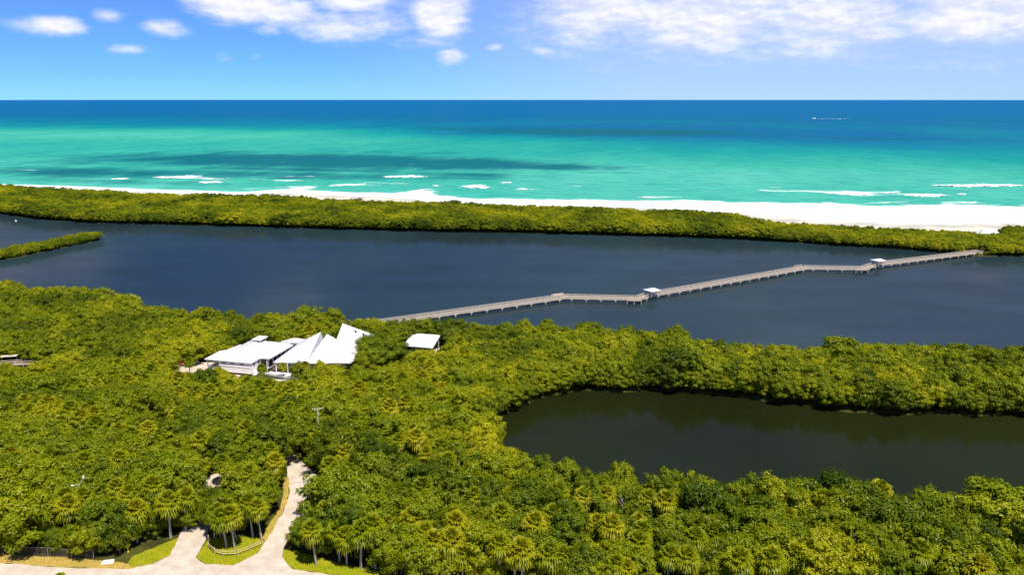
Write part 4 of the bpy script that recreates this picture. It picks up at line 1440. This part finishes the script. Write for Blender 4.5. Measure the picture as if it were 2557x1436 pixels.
# left wing
MB().prism([(4.6, .3), (15.2, .1), (15.2, 5.8), (17.6, 5.8), (17.6, 19), (3.8, 19), (3.8, 8), (4.6, 8)], zz(1.5), zz(4.72)).build('wall', M['white_wall'], bc)
MB().prism([(4.4, 1.1), (14.4, 1.1), (14.4, 18.6), (4.4, 18.6)], zz(.4), zz(1.48)).build('foundation', M['dark_wood'], bc)
roof_from_outline([(0, 0), (15.5, -.2), (15.6, 4.8), (18.6, 5), (18.7, 20), (13, 20.5), (3, 19.5), (3, 9), (-.2, 8)], [(9, 7.5), (9, 14.5)], zz(5.05), zz(7.1), .3, 'roof', M['white_roof'], bc)
MB().prism([(.2, 11), (3.4, 10.6), (3.4, 16.6), (1.2, 16.8)], zz(4.1), zz(4.5)).build('lower_roof', M['white_roof'], bc)
MB().prism([(.6, 11.4), (3.2, 11.2), (3.2, 16.2), (1.4, 16.4)], zz(.6), zz(4.08)).build('annex_wall', M['white_wall'], bc)
MB().prism([(14.2, 19.2), (21, 18.6), (21, 23.2), (14.6, 23.4)], zz(5.5), zz(5.95)).build('link_roof', M['white_roof'], bc)
MB().prism([(14.8, 20.6), (20.6, 20.2), (20.6, 22.8), (15, 22.9)], zz(.6), zz(5.48)).build('link_wall', M['white_wall'], bc)
# open porch at the front left corner
MB().box((2.4, 4.2, zz(1.55)), (4.2, 7.2, .22)).build('porch_deck', M['white_trim'], bc)
MB().prism([(4.38, 1.0), (4.55, 1.0), (4.55, 7.9), (.9, 7.9), (.9, 7.7), (4.38, 7.7)], zz(1.7), zz(4.7)).build('porch_back', M['dark_wood'], bc)
for a, b in ((.5, .8), (4.3, .8), (.5, 4.2), (.5, 7.2)):
    MB().box((a, b, zz(2.75)), (.24, .24, 4.1)).build('porch_post', M['white_trim'], bc)
MB().box((2.4, .8, zz(2.55)), (3.7, .1, .14)).box((2.4, .8, zz(2.05)), (3.7, .06, .5)).build('porch_rail', M['white_trim'], bc)
MB().box((.5, 4.0, zz(2.55)), (.1, 6.3, .14)).box((.5, 4.0, zz(2.05)), (.06, 6.3, .5)).build('porch_rail', M['white_trim'], bc)
# trim band and windows of the left wing
MB().box((9.9, .16, zz(3.4)), (10.5, .12, .14), -.019).build('wall_band', M['white_trim'], bc)
for k in range(3):
    w_ = MB().box((6.3 + 3 * k, .26 - .057 * k, zz(4.30)), (1.5, .14, .38)).build('window', M['white_trim'], bc)
    MB().box((6.3 + 3 * k, .22 - .057 * k, zz(4.30)), (1.34, .14, .26)).build('pane', M['dark_glass'], w_)
for b in (1.9, 4.3):
    w_ = MB().box((15.22, b, zz(4.0)), (.1, .95, .95)).build('window', M['white_trim'], bc)
    MB().box((15.26, b, zz(4.0)), (.1, .75, .75)).build('pane', M['dark_glass'], w_)
for k in range(5):
    w_ = MB().box((17.66, 7 + 2.5 * k, zz(3.2)), (.1, 1.5, 2.2)).build('window', M['dark_wood'], bc)
    MB().box((17.70, 7 + 2.5 * k, zz(3.2)), (.1, 1.3, 2.0)).build('pane', M['dark_glass'], w_)
MB().box((16.2, 5.74, zz(3.0)), (1.7, .1, 2.8)).build('entrance_door', M['dark_wood'], bc)
for a in (15.2, 17.4):
    MB().box((a, 5.3, zz(2.9)), (.2, .2, 3.9)).build('entrance_post', M['white_trim'], bc)
for k in range(5):
    MB().box((15.4 + .2 * k, 1.2 + .55 * k, zz(1.0 + .17 * k)), (1.4, .6, .2)).build('step', M['concrete'], bc)
# cupola on the left wing
cup = MB().box((9.3, 15.3, zz(6.85)), (2.3, 3.4, 1.5)).build('cupola', M['white_wall'], bc)
MB().box((9.3, 13.56, zz(7.05)), (1.8, .1, .55)).build('louvre', M['dark_glass'], cup)
MB().box((10.49, 15.3, zz(7.05)), (.1, 2.6, .55)).build('louvre', M['dark_glass'], cup)
roof_from_outline([(7.7, 13.1), (10.9, 13.1), (10.9, 17.6), (7.7, 17.6)], [(9.3, 14.8), (9.3, 15.9)], zz(7.72), zz(8.3), .18, 'cupola_roof', M['white_roof'], cup)
# right wing: walls, glazed porch, three steep roofs
MB().prism([(22.2, 4.6), (40.4, 8.2), (41.2, 19.4), (31, 18), (22.2, 18.6)], zz(.6), zz(4.55)).build('wall', M['white_wall'], bc)
hull([(21.3, 2.5, zz(4.7)), (31, 4.1, zz(4.7)), (30.6, 18.4, zz(4.7)), (21.3, 19.6, zz(4.7)), (21.3, 2.5, zz(5)), (31, 4.1, zz(5)), (30.4, 15.0, zz(11.2)), (21.3, 19.6, zz(6.4)), (30.4, 18.4, zz(5.1))], 'roof', M['white_roof'], bc)
hull([(31.05, 4.0, zz(4.72)), (37.4, 5.6, zz(4.72)), (37.6, 18, zz(4.72)), (31.2, 18.3, zz(4.72)), (31.05, 4.0, zz(5.02)), (37.4, 5.6, zz(5.02)), (32.6, 14.8, zz(10.9)), (37.6, 17.8, zz(6.6)), (31.6, 18.3, zz(5.1))], 'roof', M['white_roof'], bc)
b3 = hull([(37.0, 5.8, zz(4.74)), (43.4, 7.2, zz(4.74)), (44.4, 23.8, zz(4.74)), (37.5, 19.2, zz(4.74)), (37.0, 5.8, zz(5.04)), (43.4, 7.2, zz(5.04)), (37.2, 16.2, zz(14.1)), (44.0, 23.6, zz(8.8)), (37.6, 18.6, zz(7.0))], 'roof', M['white_roof'], bc)
apex, rt, fr_ = Vector((37.2, 16.2, zz(14.1))), Vector((44.0, 23.6, zz(8.8))), Vector((43.4, 7.2, zz(5.04)))
nrm = (rt - apex).cross(fr_ - apex).normalized()
if nrm.z < 0:
    nrm = -nrm
for t in (.42, .70):
    p = apex.lerp(rt, t).lerp(fr_, .10) + nrm * .04
    q = nrm.to_track_quat('Z', 'Y')
    w_ = MB().box((0, 0, 0), (.62, .95, .14)).build('skylight', M['dark_glass'], b3)
    w_.location = p
    w_.rotation_mode = 'QUATERNION'
    w_.rotation_quaternion = q
# courtyard between the wings: dark timber walkway
MB().prism([(18.0, 6.5), (21.9, 4.5), (21.9, 19.5), (18.0, 19.5)], zz(.5), zz(1.3)).build('courtyard_deck', M['dark_wood'], bc)
MB().prism([(21.95, 4.8), (22.15, 4.8), (22.15, 18.4), (21.95, 18.4)], zz(1.3), zz(4.6)).build('courtyard_wall', M['dark_wood'], bc)
for k in range(5):
    MB().box((21.6, 6.2 + 2.7 * k, zz(2.9)), (.16, .16, 3.3)).build('courtyard_post', M['white_trim'], bc)
for k, a in enumerate((21.8, 23.6, 25.4)):
    MB().box((a, 3.0 + .12 * k, zz(2.8)), (.24, .24, 3.9)).build('porch_post', M['white_trim'], bc)
for k, a in enumerate((22.7, 24.5)):
    w_ = MB().box((a, 4.75, zz(2.9)), (1.5, .2, 2.8)).build('window', M['dark_wood'], bc)
    MB().box((a, 4.62, zz(2.9)), (1.3, .1, 2.5)).build('pane', M['dark_glass'], w_)
MB().prism([(19.0, 1.2), (31.0, -.6), (31.4, 3.6), (19.4, 3.9)], zz(.6), zz(1.5)).build('terrace', M['concrete'], bc)
MB().bar((19.0, 1.15, zz(1.8)), (31.0, -.65, zz(1.8)), .25, .62).build('terrace_wall', M['white_trim'], bc)

# ------------------------------------------------------------------ shelter beside the fig
def shelter(name, loc, rz, L, Wd, zp, rise, label, group=None, mono=False, mat='white_roof', overhang=.5):
    e = empty(name, loc, rz)
    tag(e, label, 'shelter', group)
    hx, hy = L / 2 + overhang, Wd / 2 + overhang
    if mono:
        hull([(-hx, -hy, zp), (hx, -hy, zp), (hx, hy, zp + rise), (-hx, hy, zp + rise), (-hx, -hy, zp + .18), (hx, -hy, zp + .18), (hx, hy, zp + rise + .18), (-hx, hy, zp + rise + .18)], 'roof', M[mat], e)
    else:
        hull([(-hx, -hy, zp), (hx, -hy, zp), (hx, hy, zp), (-hx, hy, zp), (-hx, -hy, zp + .15), (hx, -hy, zp + .15), (hx, hy, zp + .15), (-hx, hy, zp + .15), (-hx * .55, 0, zp + rise), (hx * .55, 0, zp + rise)], 'roof', M[mat], e)
    for sx in (-1, 1):
        for sy in (-1, 1):
            MB().box((sx * L / 2, sy * Wd / 2, zp / 2 - .1), (.2, .2, zp + (rise if mono and sy > 0 else 0) + .1)).build('post', M['rail_wood'], e)
    return e


pv = shelter('picnic_shelter', (-28.8, 247.0, GZ), B_ANG, 8.8, 6.6, 2.6, 2.0, 'white roofed open shelter among trees beside the round fig', mono=True)
MB().box((0, 0, .1), (9.4, 7.4, .3)).build('floor_slab', M['concrete'], pv)
MB().box((0, .6, .8), (1.8, .8, .08)).box((0, .6, .45), (.2, .6, .7)).build('table', M['dark_wood'], pv)
MB().box((0, 3.2, 1.6), (8.2, .12, 2.6)).build('back_wall', M['dark_wood'], pv)
bs = shelter('beach_shelter', (279, 464.5, 1.2), math.radians(-20), 9.5, 7.5, 2.3, 2.6, 'white gabled shelter in the mangrove belt at the edge of the beach')
MB().box((0, 0, .1), (10, 8, .3)).build('floor_slab', M['concrete'], bs)

# ------------------------------------------------------------------ parked cars
def car(loc, rz, paint, label):
    e = empty('parked_car', loc, rz)
    tag(e, label, 'car', 'cars parked on the sandy forecourt')
    b = MB()
    prof = [(-2.15, .35), (-2.2, .75), (-1.3, .95), (-.75, 1.45), (.95, 1.5), (1.75, 1.0), (2.15, .95), (2.2, .4)]
    n = len(prof)
    rows = []
    for yy, ins in ((-.88, .0), (-.80, .0), (.80, .0), (.88, .0)):
        rows.append([b.bm.verts.new((px_, yy * (0.80 if pz > 1.2 else 1.0), pz if abs(yy) < .85 else pz - .04)) for px_, pz in prof])
    for r0, r1 in zip(rows, rows[1:]):
        for i in range(n):
            b.bm.faces.new((r0[i], r0[(i + 1) % n], r1[(i + 1) % n], r1[i]))
    b.bm.faces.new(rows[0])
    b.bm.faces.new(rows[-1][::-1])
    b.build('body', M[paint], e)
    MB().solid([(-1.28, -.72, .99), (-1.28, .72, .99), (-.80, .60, 1.44), (-.80, -.60, 1.44)], [(0, 1, 2, 3)]).build('windscreen', M['dark_glass'], e).location = (-.03, 0, .02)
    for s in (-1, 1):
        MB().solid([(-1.0, s * .86, 1.0), (1.5, s * .86, 1.05), (.9, s * .725, 1.42), (-.7, s * .725, 1.40)], [(0, 1, 2, 3)]).build('side_window', M['dark_glass'], e)
        MB().box((-2.19, s * .62, .72), (.08, .32, .16)).build('headlight', M['white_trim'], e)
        for xx in (-1.35, 1.35):
            MB().tube([(xx, s * .72, .33), (xx, s * .93, .33)], .33, 12).build('wheel', M['rubber'], e)
    return e


for k, (u, v, p, lb) in enumerate([(-12.6, 5.4, 'car_dark', 'dark car at the far end of the sandy forecourt, beside the red car'), (-10.3, 5.0, 'car_red', 'red car parked between the dark car and the silver car'),
                                   (-7.9, 4.7, 'car_white', 'silver car parked between the red car and the porch')]):
    a, b = bl(u, v)
    car((a, b, GZ + .08), math.radians(72 + 4 * k), p, lb)

# ------------------------------------------------------------------ boardwalk across the lagoon
bw = empty('boardwalk', (bridge_line[0][0], bridge_line[0][1], 0))
tag(bw, 'long weathered wooden boardwalk bridge zigzagging across the lagoon', 'boardwalk')
BX, BY = bridge_line[0]
ZD = 1.3
HW = 1.3
path = [Vector((a - BX, b - BY, 0)) for a, b in bridge_line] + [Vector((bridge_line[-1][0] - BX + 9, bridge_line[-1][1] - BY + 4.6, 0))]
post_me = add_mat(MB().box((0, 0, .55), (.14, .14, 1.12)).mesh('post'), M['rail_wood'])
pile_me = add_mat(MB().tube([(0, 0, -2.4), (0, 0, ZD - .3)], [.2, .17], 7).mesh('piling'), M['pile_wood'])
beam_me = add_mat(MB().box((0, 0, 0), (.24, 2 * HW + .7, .3)).mesh('cross_beam'), M['pile_wood'])
brace_me = add_mat(MB().bar((-.8, 0, ZD - .3), (0, 0, .5), .12).bar((.8, 0, ZD - .3), (0, 0, .5), .12).mesh('knee_brace'), M['rail_wood'])
offs = []
for i, p in enumerate(path):
    t0 = (path[i] - path[i - 1]).normalized() if i else None
    t1 = (path[i + 1] - path[i]).normalized() if i < len(path) - 1 else None
    t = ((t0 or t1) + (t1 or t0)).normalized()
    nn = Vector((-t.y, t.x, 0))
    c = nn.dot(Vector((-(t1 or t0).y, (t1 or t0).x, 0)))
    offs.append(nn * (1 / max(c, .6)))


def part(name, me, loc, rz):
    o = bpy.data.objects.new(name, me)
    COL.objects.link(o)
    o.parent = bw
    o.location = loc
    o.rotation_euler = (0, 0, rz)
    return o


for i in range(len(path) - 1):
    a, b = path[i], path[i + 1]
    d = b - a
    L = d.length
    t = d.normalized()
    nrm_ = Vector((-t.y, t.x, 0))
    rz = math.atan2(t.y, t.x)
    q = [a + offs[i] * -HW, b + offs[i + 1] * -HW, b + offs[i + 1] * HW, a + offs[i] * HW]
    MB().prism([(v.x, v.y) for v in q], ZD - .12, ZD).build('deck', M['deck_wood'], bw)
    for s in (-1, 1):
        ea, eb = a + offs[i] * (s * HW), b + offs[i + 1] * (s * HW)
        MB().bar(ea + Vector((0, 0, ZD - .22)), eb + Vector((0, 0, ZD - .22)), .12, .34).build('side_beam', M['rail_wood'], bw)
        MB().bar(ea + Vector((0, 0, ZD + 1.12)), eb + Vector((0, 0, ZD + 1.12)), .26, .10).build('top_rail', M['rail_wood'], bw)
        MB().bar(ea + Vector((0, 0, ZD + .72)), eb + Vector((0, 0, ZD + .74)), .06, .18).build('middle_rail', M['rail_wood'], bw)
        MB().bar(ea + Vector((0, 0, ZD + .32)), eb + Vector((0, 0, ZD + .32)), .06, .18).build('lower_rail', M['rail_wood'], bw)
        n = max(1, round(L / 3.1))
        for k in range(n):
            p = ea.lerp(eb, (k + .5) / n)
            part('post', post_me, (p.x, p.y, ZD + .004), rz)
    n = max(1, round(L / 6.4))
    for k in range(n):
        p = a.lerp(b, (k + .5) / n)
        part('cross_beam', beam_me, (p.x, p.y, ZD - .54), rz)
        for s in (-1, 1):
            r = p + nrm_ * (s * (HW + .18))
            part('piling', pile_me, (r.x, r.y, 0), rz)
            part('knee_brace', brace_me, (r.x, r.y, 0), rz)
# lay-bys on the outer side of the bends, one with a pinkish bench
for i, (side, bench) in {3: (1, True), 6: (1, False), 4: (-1, False), 7: (-1, False)}.items():
    p = path[i]
    t = (path[i] - path[i - 1]).normalized()
    nn = Vector((-t.y, t.x, 0)) * side
    c = p + nn * (HW + .9) - t * 1.5
    rz = math.atan2(t.y, t.x)
    MB().box((c.x, c.y, ZD - .07), (6.0, 1.8, .12), rz).build('lay_by_deck', M['deck_wood'], bw)
    for sx in (-2.8, 0, 2.8):
        q = c + t * sx + nn * .8
        part('piling', pile_me, (q.x, q.y, 0), rz)
        part('post', post_me, (q.x, q.y, ZD), rz)
    q = c + nn * .8
    MB().box((q.x, q.y, ZD + 1.1), (6.0, .2, .1), rz).build('top_rail', M['rail_wood'], bw)
    if bench:
        q = c + nn * .5
        MB().box((q.x, q.y, ZD + .46), (4.6, .5, .08), rz).box((q.x + nn.x * .25, q.y + nn.y * .25, ZD + .8), (4.6, .08, .5), rz).build('bench', M['pink_bench'], bw)
for k, (i, lb) in enumerate([(4, 'white roofed shelter on boardwalk by the bend nearer the building'), (7, 'white roofed shelter on boardwalk nearer the beach')]):
    a = bridge_line[i + 0]
    nx_ = bridge_line[i + 1]
    rz = math.atan2(nx_[1] - a[1], nx_[0] - a[0])
    ux, uy = math.cos(rz), math.sin(rz)
    cx_, cy_ = bridge_line[i + 1][0] + uy * 0.6 - ux * -0.5, bridge_line[i + 1][1] - ux * 0.6
    sx_ = bridge_line[i + 2]
    rz2 = math.atan2(sx_[1] - nx_[1], sx_[0] - nx_[0])
    shelter('boardwalk_shelter', (cx_, cy_, ZD), rz2, 4.4, 4.4, 2.3, .8, lb, 'shelters on the boardwalk', mono=False, overhang=.45)

# ------------------------------------------------------------------ wooden walkway half hidden in the forest on the left
ww = empty('wooden_walkway', (-150, 232.8, GZ), math.radians(13))
tag(ww, 'weathered wooden walkway with railing half hidden in the forest', 'walkway')
MB().box((0, 0, .55), (15, 2.2, .14)).build('deck', M['deck_wood'], ww)
for s in (-1, 1):
    MB().box((0, s * 1.05, 1.62), (15, .16, .1)).build('top_rail', M['rail_wood'], ww)
    MB().box((0, s * 1.05, 1.15), (15, .06, .14)).build('middle_rail', M['rail_wood'], ww)
    for k in range(6):
        MB().box((-7.2 + 2.88 * k, s * 1.05, .75), (.16, .16, 1.7)).build('post', M['rail_wood'], ww)
MB().box((-3, 1.6, 2.9), (4.5, 1.8, .14)).build('roof_slab', M['rail_wood'], ww)
for sx in (-5, -1):
    MB().box((sx, 1.6, 1.4), (.16, .16, 3.0)).build('roof_post', M['rail_wood'], ww)

# ------------------------------------------------------------------ poles and lamps
def pole(name, loc, h, r, label, cat, rz=0.0, mat='pole_metal'):
    e = empty(name, loc, rz)
    tag(e, label, cat)
    MB().tube([(0, 0, -.3), (0, 0, h * .5), (0, 0, h)], [r * 1.25, r * 1.05, r * .8], 8).build('pole', M[mat], e)
    return e


(u1, v1), (u2, v2), (u3, v3), (u4, v4) = POLES
u3, v3 = u3 + 2.2, v3 + 1.0
e = pole('utility_pole', (u1, v1, GZ), 11.0, .14, 'pale utility pole with a T crossarm above the trees past the drive', 'utility pole', math.radians(12))
MB().box((0, 0, 10.8), (2.4, .14, .14)).build('crossarm', M['pole_metal'], e)
for s in (-1.05, -.5, .5, 1.05):
    MB().tube([(s, 0, 10.86), (s, 0, 11.08)], .05, 6).build('insulator', M['white_trim'], e)
MB().box((.22, -.1, 9.7), (.3, .3, .45)).build('switch_box', M['pole_metal'], e)
e = pole('utility_pole', (u2, v2, GZ), 8.6, .14, 'utility pole with transformer drum beside the drive mouth', 'utility pole', math.radians(25))
MB().tube([(0, 0, 8.3), (.35, .3, 9.0), (.6, .5, 9.4)], [.05, .05, .04], 6).build('arm', M['pole_metal'], e)
MB().tube([(.42, -.1, 6.7), (.42, -.1, 7.6)], .27, 10).build('transformer', M['white_trim'], e)
MB().box((.2, -.05, 7.15), (.3, .1, .1)).build('bracket', M['galv'], e)
e = pole('street_lamp', (u3, v3, GZ), 7.6, .09, 'street lamp whose bent arm reaches over the curving drive', 'street lamp', math.radians(170))
MB().tube([(0, 0, 7.5), (.4, 0, 8.1), (1.6, 0, 8.6), (2.6, 0, 8.8)], [.07, .07, .06, .05], 6).build('arm', M['pole_metal'], e)
MB().box((2.8, 0, 8.8), (.6, .22, .12)).build('lamp_head', M['white_trim'], e)
e = pole('street_lamp', (u4, v4, GZ), 8.8, .09, 'double armed lamp pole rising from the thicket behind the chain link fence', 'street lamp', math.radians(20))
MB().tube([(0, 0, 8.7), (.5, 0, 9.5), (.8, 0, 10.0)], [.07, .06, .05], 6).build('arm', M['pole_metal'], e)
MB().tube([(0, 0, 8.6), (-.5, 0, 8.7), (-1.0, 0, 8.7)], [.07, .06, .05], 6).build('arm', M['pole_metal'], e)
MB().box((-1.15, 0, 8.72), (.5, .24, .14)).build('lamp_head', M['white_trim'], e)
MB().box((.9, 0, 10.1), (.3, .24, .4)).build('lamp_head', M['white_trim'], e)
# T shaped marker by the terrace
a, b = bl(31.8, -.4)
e = pole('lamp_post', (a, b, GZ), 3.4, .09, 'short T shaped lamp post at the end of the white terrace', 'lamp post', B_ANG, 'white_trim')
MB().box((0, 0, 3.45), (1.7, .3, .14)).build('lamp_bar', M['white_trim'], e)

# ------------------------------------------------------------------ split rail fence on the lawn
sf = empty('split_rail_fence', (RAILPOSTS[0][0], RAILPOSTS[0][1], GZ))
tag(sf, 'rustic split rail fence curving round the lawn between the two drives', 'fence')
fp = [(a - RAILPOSTS[0][0], b - RAILPOSTS[0][1]) for a, b in RAILPOSTS]
for k, (a, b) in enumerate(fp):
    MB().box((a, b, .6), (.18, .18, 1.3 if k else 1.9), .3 * k).build('post', M['fence_wood'], sf)
for k, ((a, b), (c, d)) in enumerate(zip(fp[1:], fp[2:])):
    for z in (.5, .95):
        MB().tube([(a, b, z + .03), ((a + c) / 2, (b + d) / 2, z + .0), (c, d, z - .03)], [.06, .075, .06], 6).build('rail', M['fence_wood'], sf)

# ------------------------------------------------------------------ chain link fence along the road
cf = empty('chain_link_fence', (FENCE[0][0], FENCE[0][1], GZ))
tag(cf, 'rusty chain link fence under the trees beside the road verge', 'fence')
fp = [(a - FENCE[0][0], b - FENCE[0][1]) for a, b in FENCE]
for a, b in fp:
    MB().tube([(a, b, -.2), (a, b, 1.9)], .06, 7).build('post', M['galv'], cf)
for (a, b), (c, d) in zip(fp, fp[1:]):
    MB().tube([(a, b, 1.84), (c, d, 1.84)], .035, 6).build('top_rail', M['galv'], cf)
    m_ = MB()
    L = math.hypot(c - a, d - b)
    n = int(L / .22)
    for k in range(-8, n):
        for sgn in (0, 1):
            s0, s1 = k * .22, k * .22 + 1.75
            z0, z1 = (.05, 1.8) if sgn == 0 else (1.8, .05)
            c0, c1 = max(s0, 0), min(s1, L)
            if c1 - c0 < .1:
                continue
            f0, f1 = (c0 - s0) / 1.75, (c1 - s0) / 1.75
            m_.bar((a + (c - a) * c0 / L, b + (d - b) * c0 / L, z0 + (z1 - z0) * f0), (a + (c - a) * c1 / L, b + (d - b) * c1 / L, z0 + (z1 - z0) * f1), .008)
    o = m_.build('wire_mesh', M['galv'], cf)
    o['kind'] = 'stuff'

# ------------------------------------------------------------------ small things by the road
e = empty('marker_post', (MISC[2][0], MISC[2][1], GZ))
tag(e, 'bright yellow marker post at the edge of the lawn beside the fence', 'post')
MB().tube([(0, 0, -.1), (0, 0, .1), (0, 0, .12), (0, 0, 1.15), (0, 0, 1.3)], [.2, .2, .11, .11, .05], 9).build('shaft', M['yellow'], e)
MB().box((0, -.03, 1.05), (.42, .2, .42)).build('cap', M['yellow'], e)
sl = MB().box((MISC[3][0], MISC[3][1], GZ + .12), (1.9, 1.3, .16), .2).build('concrete_slab', M['concrete'], None, bevel=.03)
tag(sl, 'white concrete slab on the dry verge beside the road', 'slab')

# ------------------------------------------------------------------ motor boat far out at sea, its wake
mb_ = empty('motor_yacht', (MISC[0][0], MISC[0][1], 0), math.radians(176))
tag(mb_, 'small white motor yacht far out on the blue sea', 'boat')
b = MB()
secs = [(-8, 2.0, 1.6), (-4, 2.3, 1.7), (2, 2.3, 1.9), (6, 1.5, 2.3), (9, .1, 2.7)]
rows = []
for sx, hw, dk in secs:
    rows.append([b.bm.verts.new(p) for p in ((sx, -hw, dk), (sx, -hw * .75, -.4), (sx, hw * .75, -.4), (sx, hw, dk))])
for r0, r1 in zip(rows, rows[1:]):
    for i in range(4):
        b.bm.faces.new((r0[i], r0[(i + 1) % 4], r1[(i + 1) % 4], r1[i]))
b.bm.faces.new(rows[0])
b.bm.faces.new(rows[-1][::-1])
b.build('hull', M['boat_white'], mb_)
cb = hull([(-6, -1.8, 1.6), (-6, 1.8, 1.6), (3.5, 1.6, 1.9), (3.5, -1.6, 1.9), (-6, -1.6, 4.0), (-6, 1.6, 4.0), (1.2, 1.3, 4.0), (1.2, -1.3, 4.0)], 'cabin', M['boat_white'], mb_)
for s in (-1, 1):
    MB().box((-2, s * 1.74, 3.2), (6, .12, .7)).build('window', M['dark_glass'], cb)
MB().box((-3, 0, 5.9), (4.5, 2.8, .2)).build('hardtop', M['boat_white'], mb_)
for sx in (-4.8, -1.2):
    for s in (-1, 1):
        MB().box((sx, s * 1.2, 4.9), (.12, .12, 2.0)).build('strut', M['boat_white'], mb_)
ga = np.random.default_rng(3)
V, F = [], []
(wa, wb) = to_sea(MISC[0][0], MISC[0][1])
for k in range(11):
    aa0 = 8 + k * 13 + ga.uniform(-3, 3)
    ln_ = ga.uniform(5, 12) * (1 if k < 8 else .8)
    wy = ga.uniform(3.0, 7) * (1 - k / 24)
    oy = ga.uniform(-5, 5)
    n0 = len(V)
    ang = math.radians(14 - 4)
    ring = []
    for j in range(9):
        t = 2 * math.pi * j / 9
        lx, ly = aa0 + math.cos(t) * ln_ * ga.uniform(.7, 1.1), oy + math.sin(t) * wy * ga.uniform(.6, 1.1)
        ring.append((wa + lx * math.cos(ang) - ly * math.sin(ang), wb + lx * math.sin(ang) + ly * math.cos(ang), .08))
    V += ring + [(sum(p[0] for p in ring) / 9, sum(p[1] for p in ring) / 9, .5)]
    for j in range(9):
        F.append((n0 + j, n0 + (j + 1) % 9, n0 + 9))
me = mesh_np('boat_wake', V, F)
at_ = me.attributes.new('thick', 'FLOAT', 'POINT')
at_.data.foreach_set('value', np.array([1.0 if q[2] > .3 else .45 for q in V], np.float32))
o = finish('boat_wake', me, M['foam'], ocean)
# float in the lagoon by the far left shore
e = empty('buoy', (MISC[1][0], MISC[1][1], 0))
tag(e, 'small pale float on the lagoon between mangrove spit and barrier island', 'buoy')
MB().tube([(0, 0, -.3), (0, 0, .2), (0, 0, .6), (0, 0, .8)], [.4, .65, .55, .15], 10).build('float', M['white_trim'], e)
MB().tube([(0, 0, .7), (0, 0, 1.6)], .06, 6).build('mast', M['white_trim'], e)
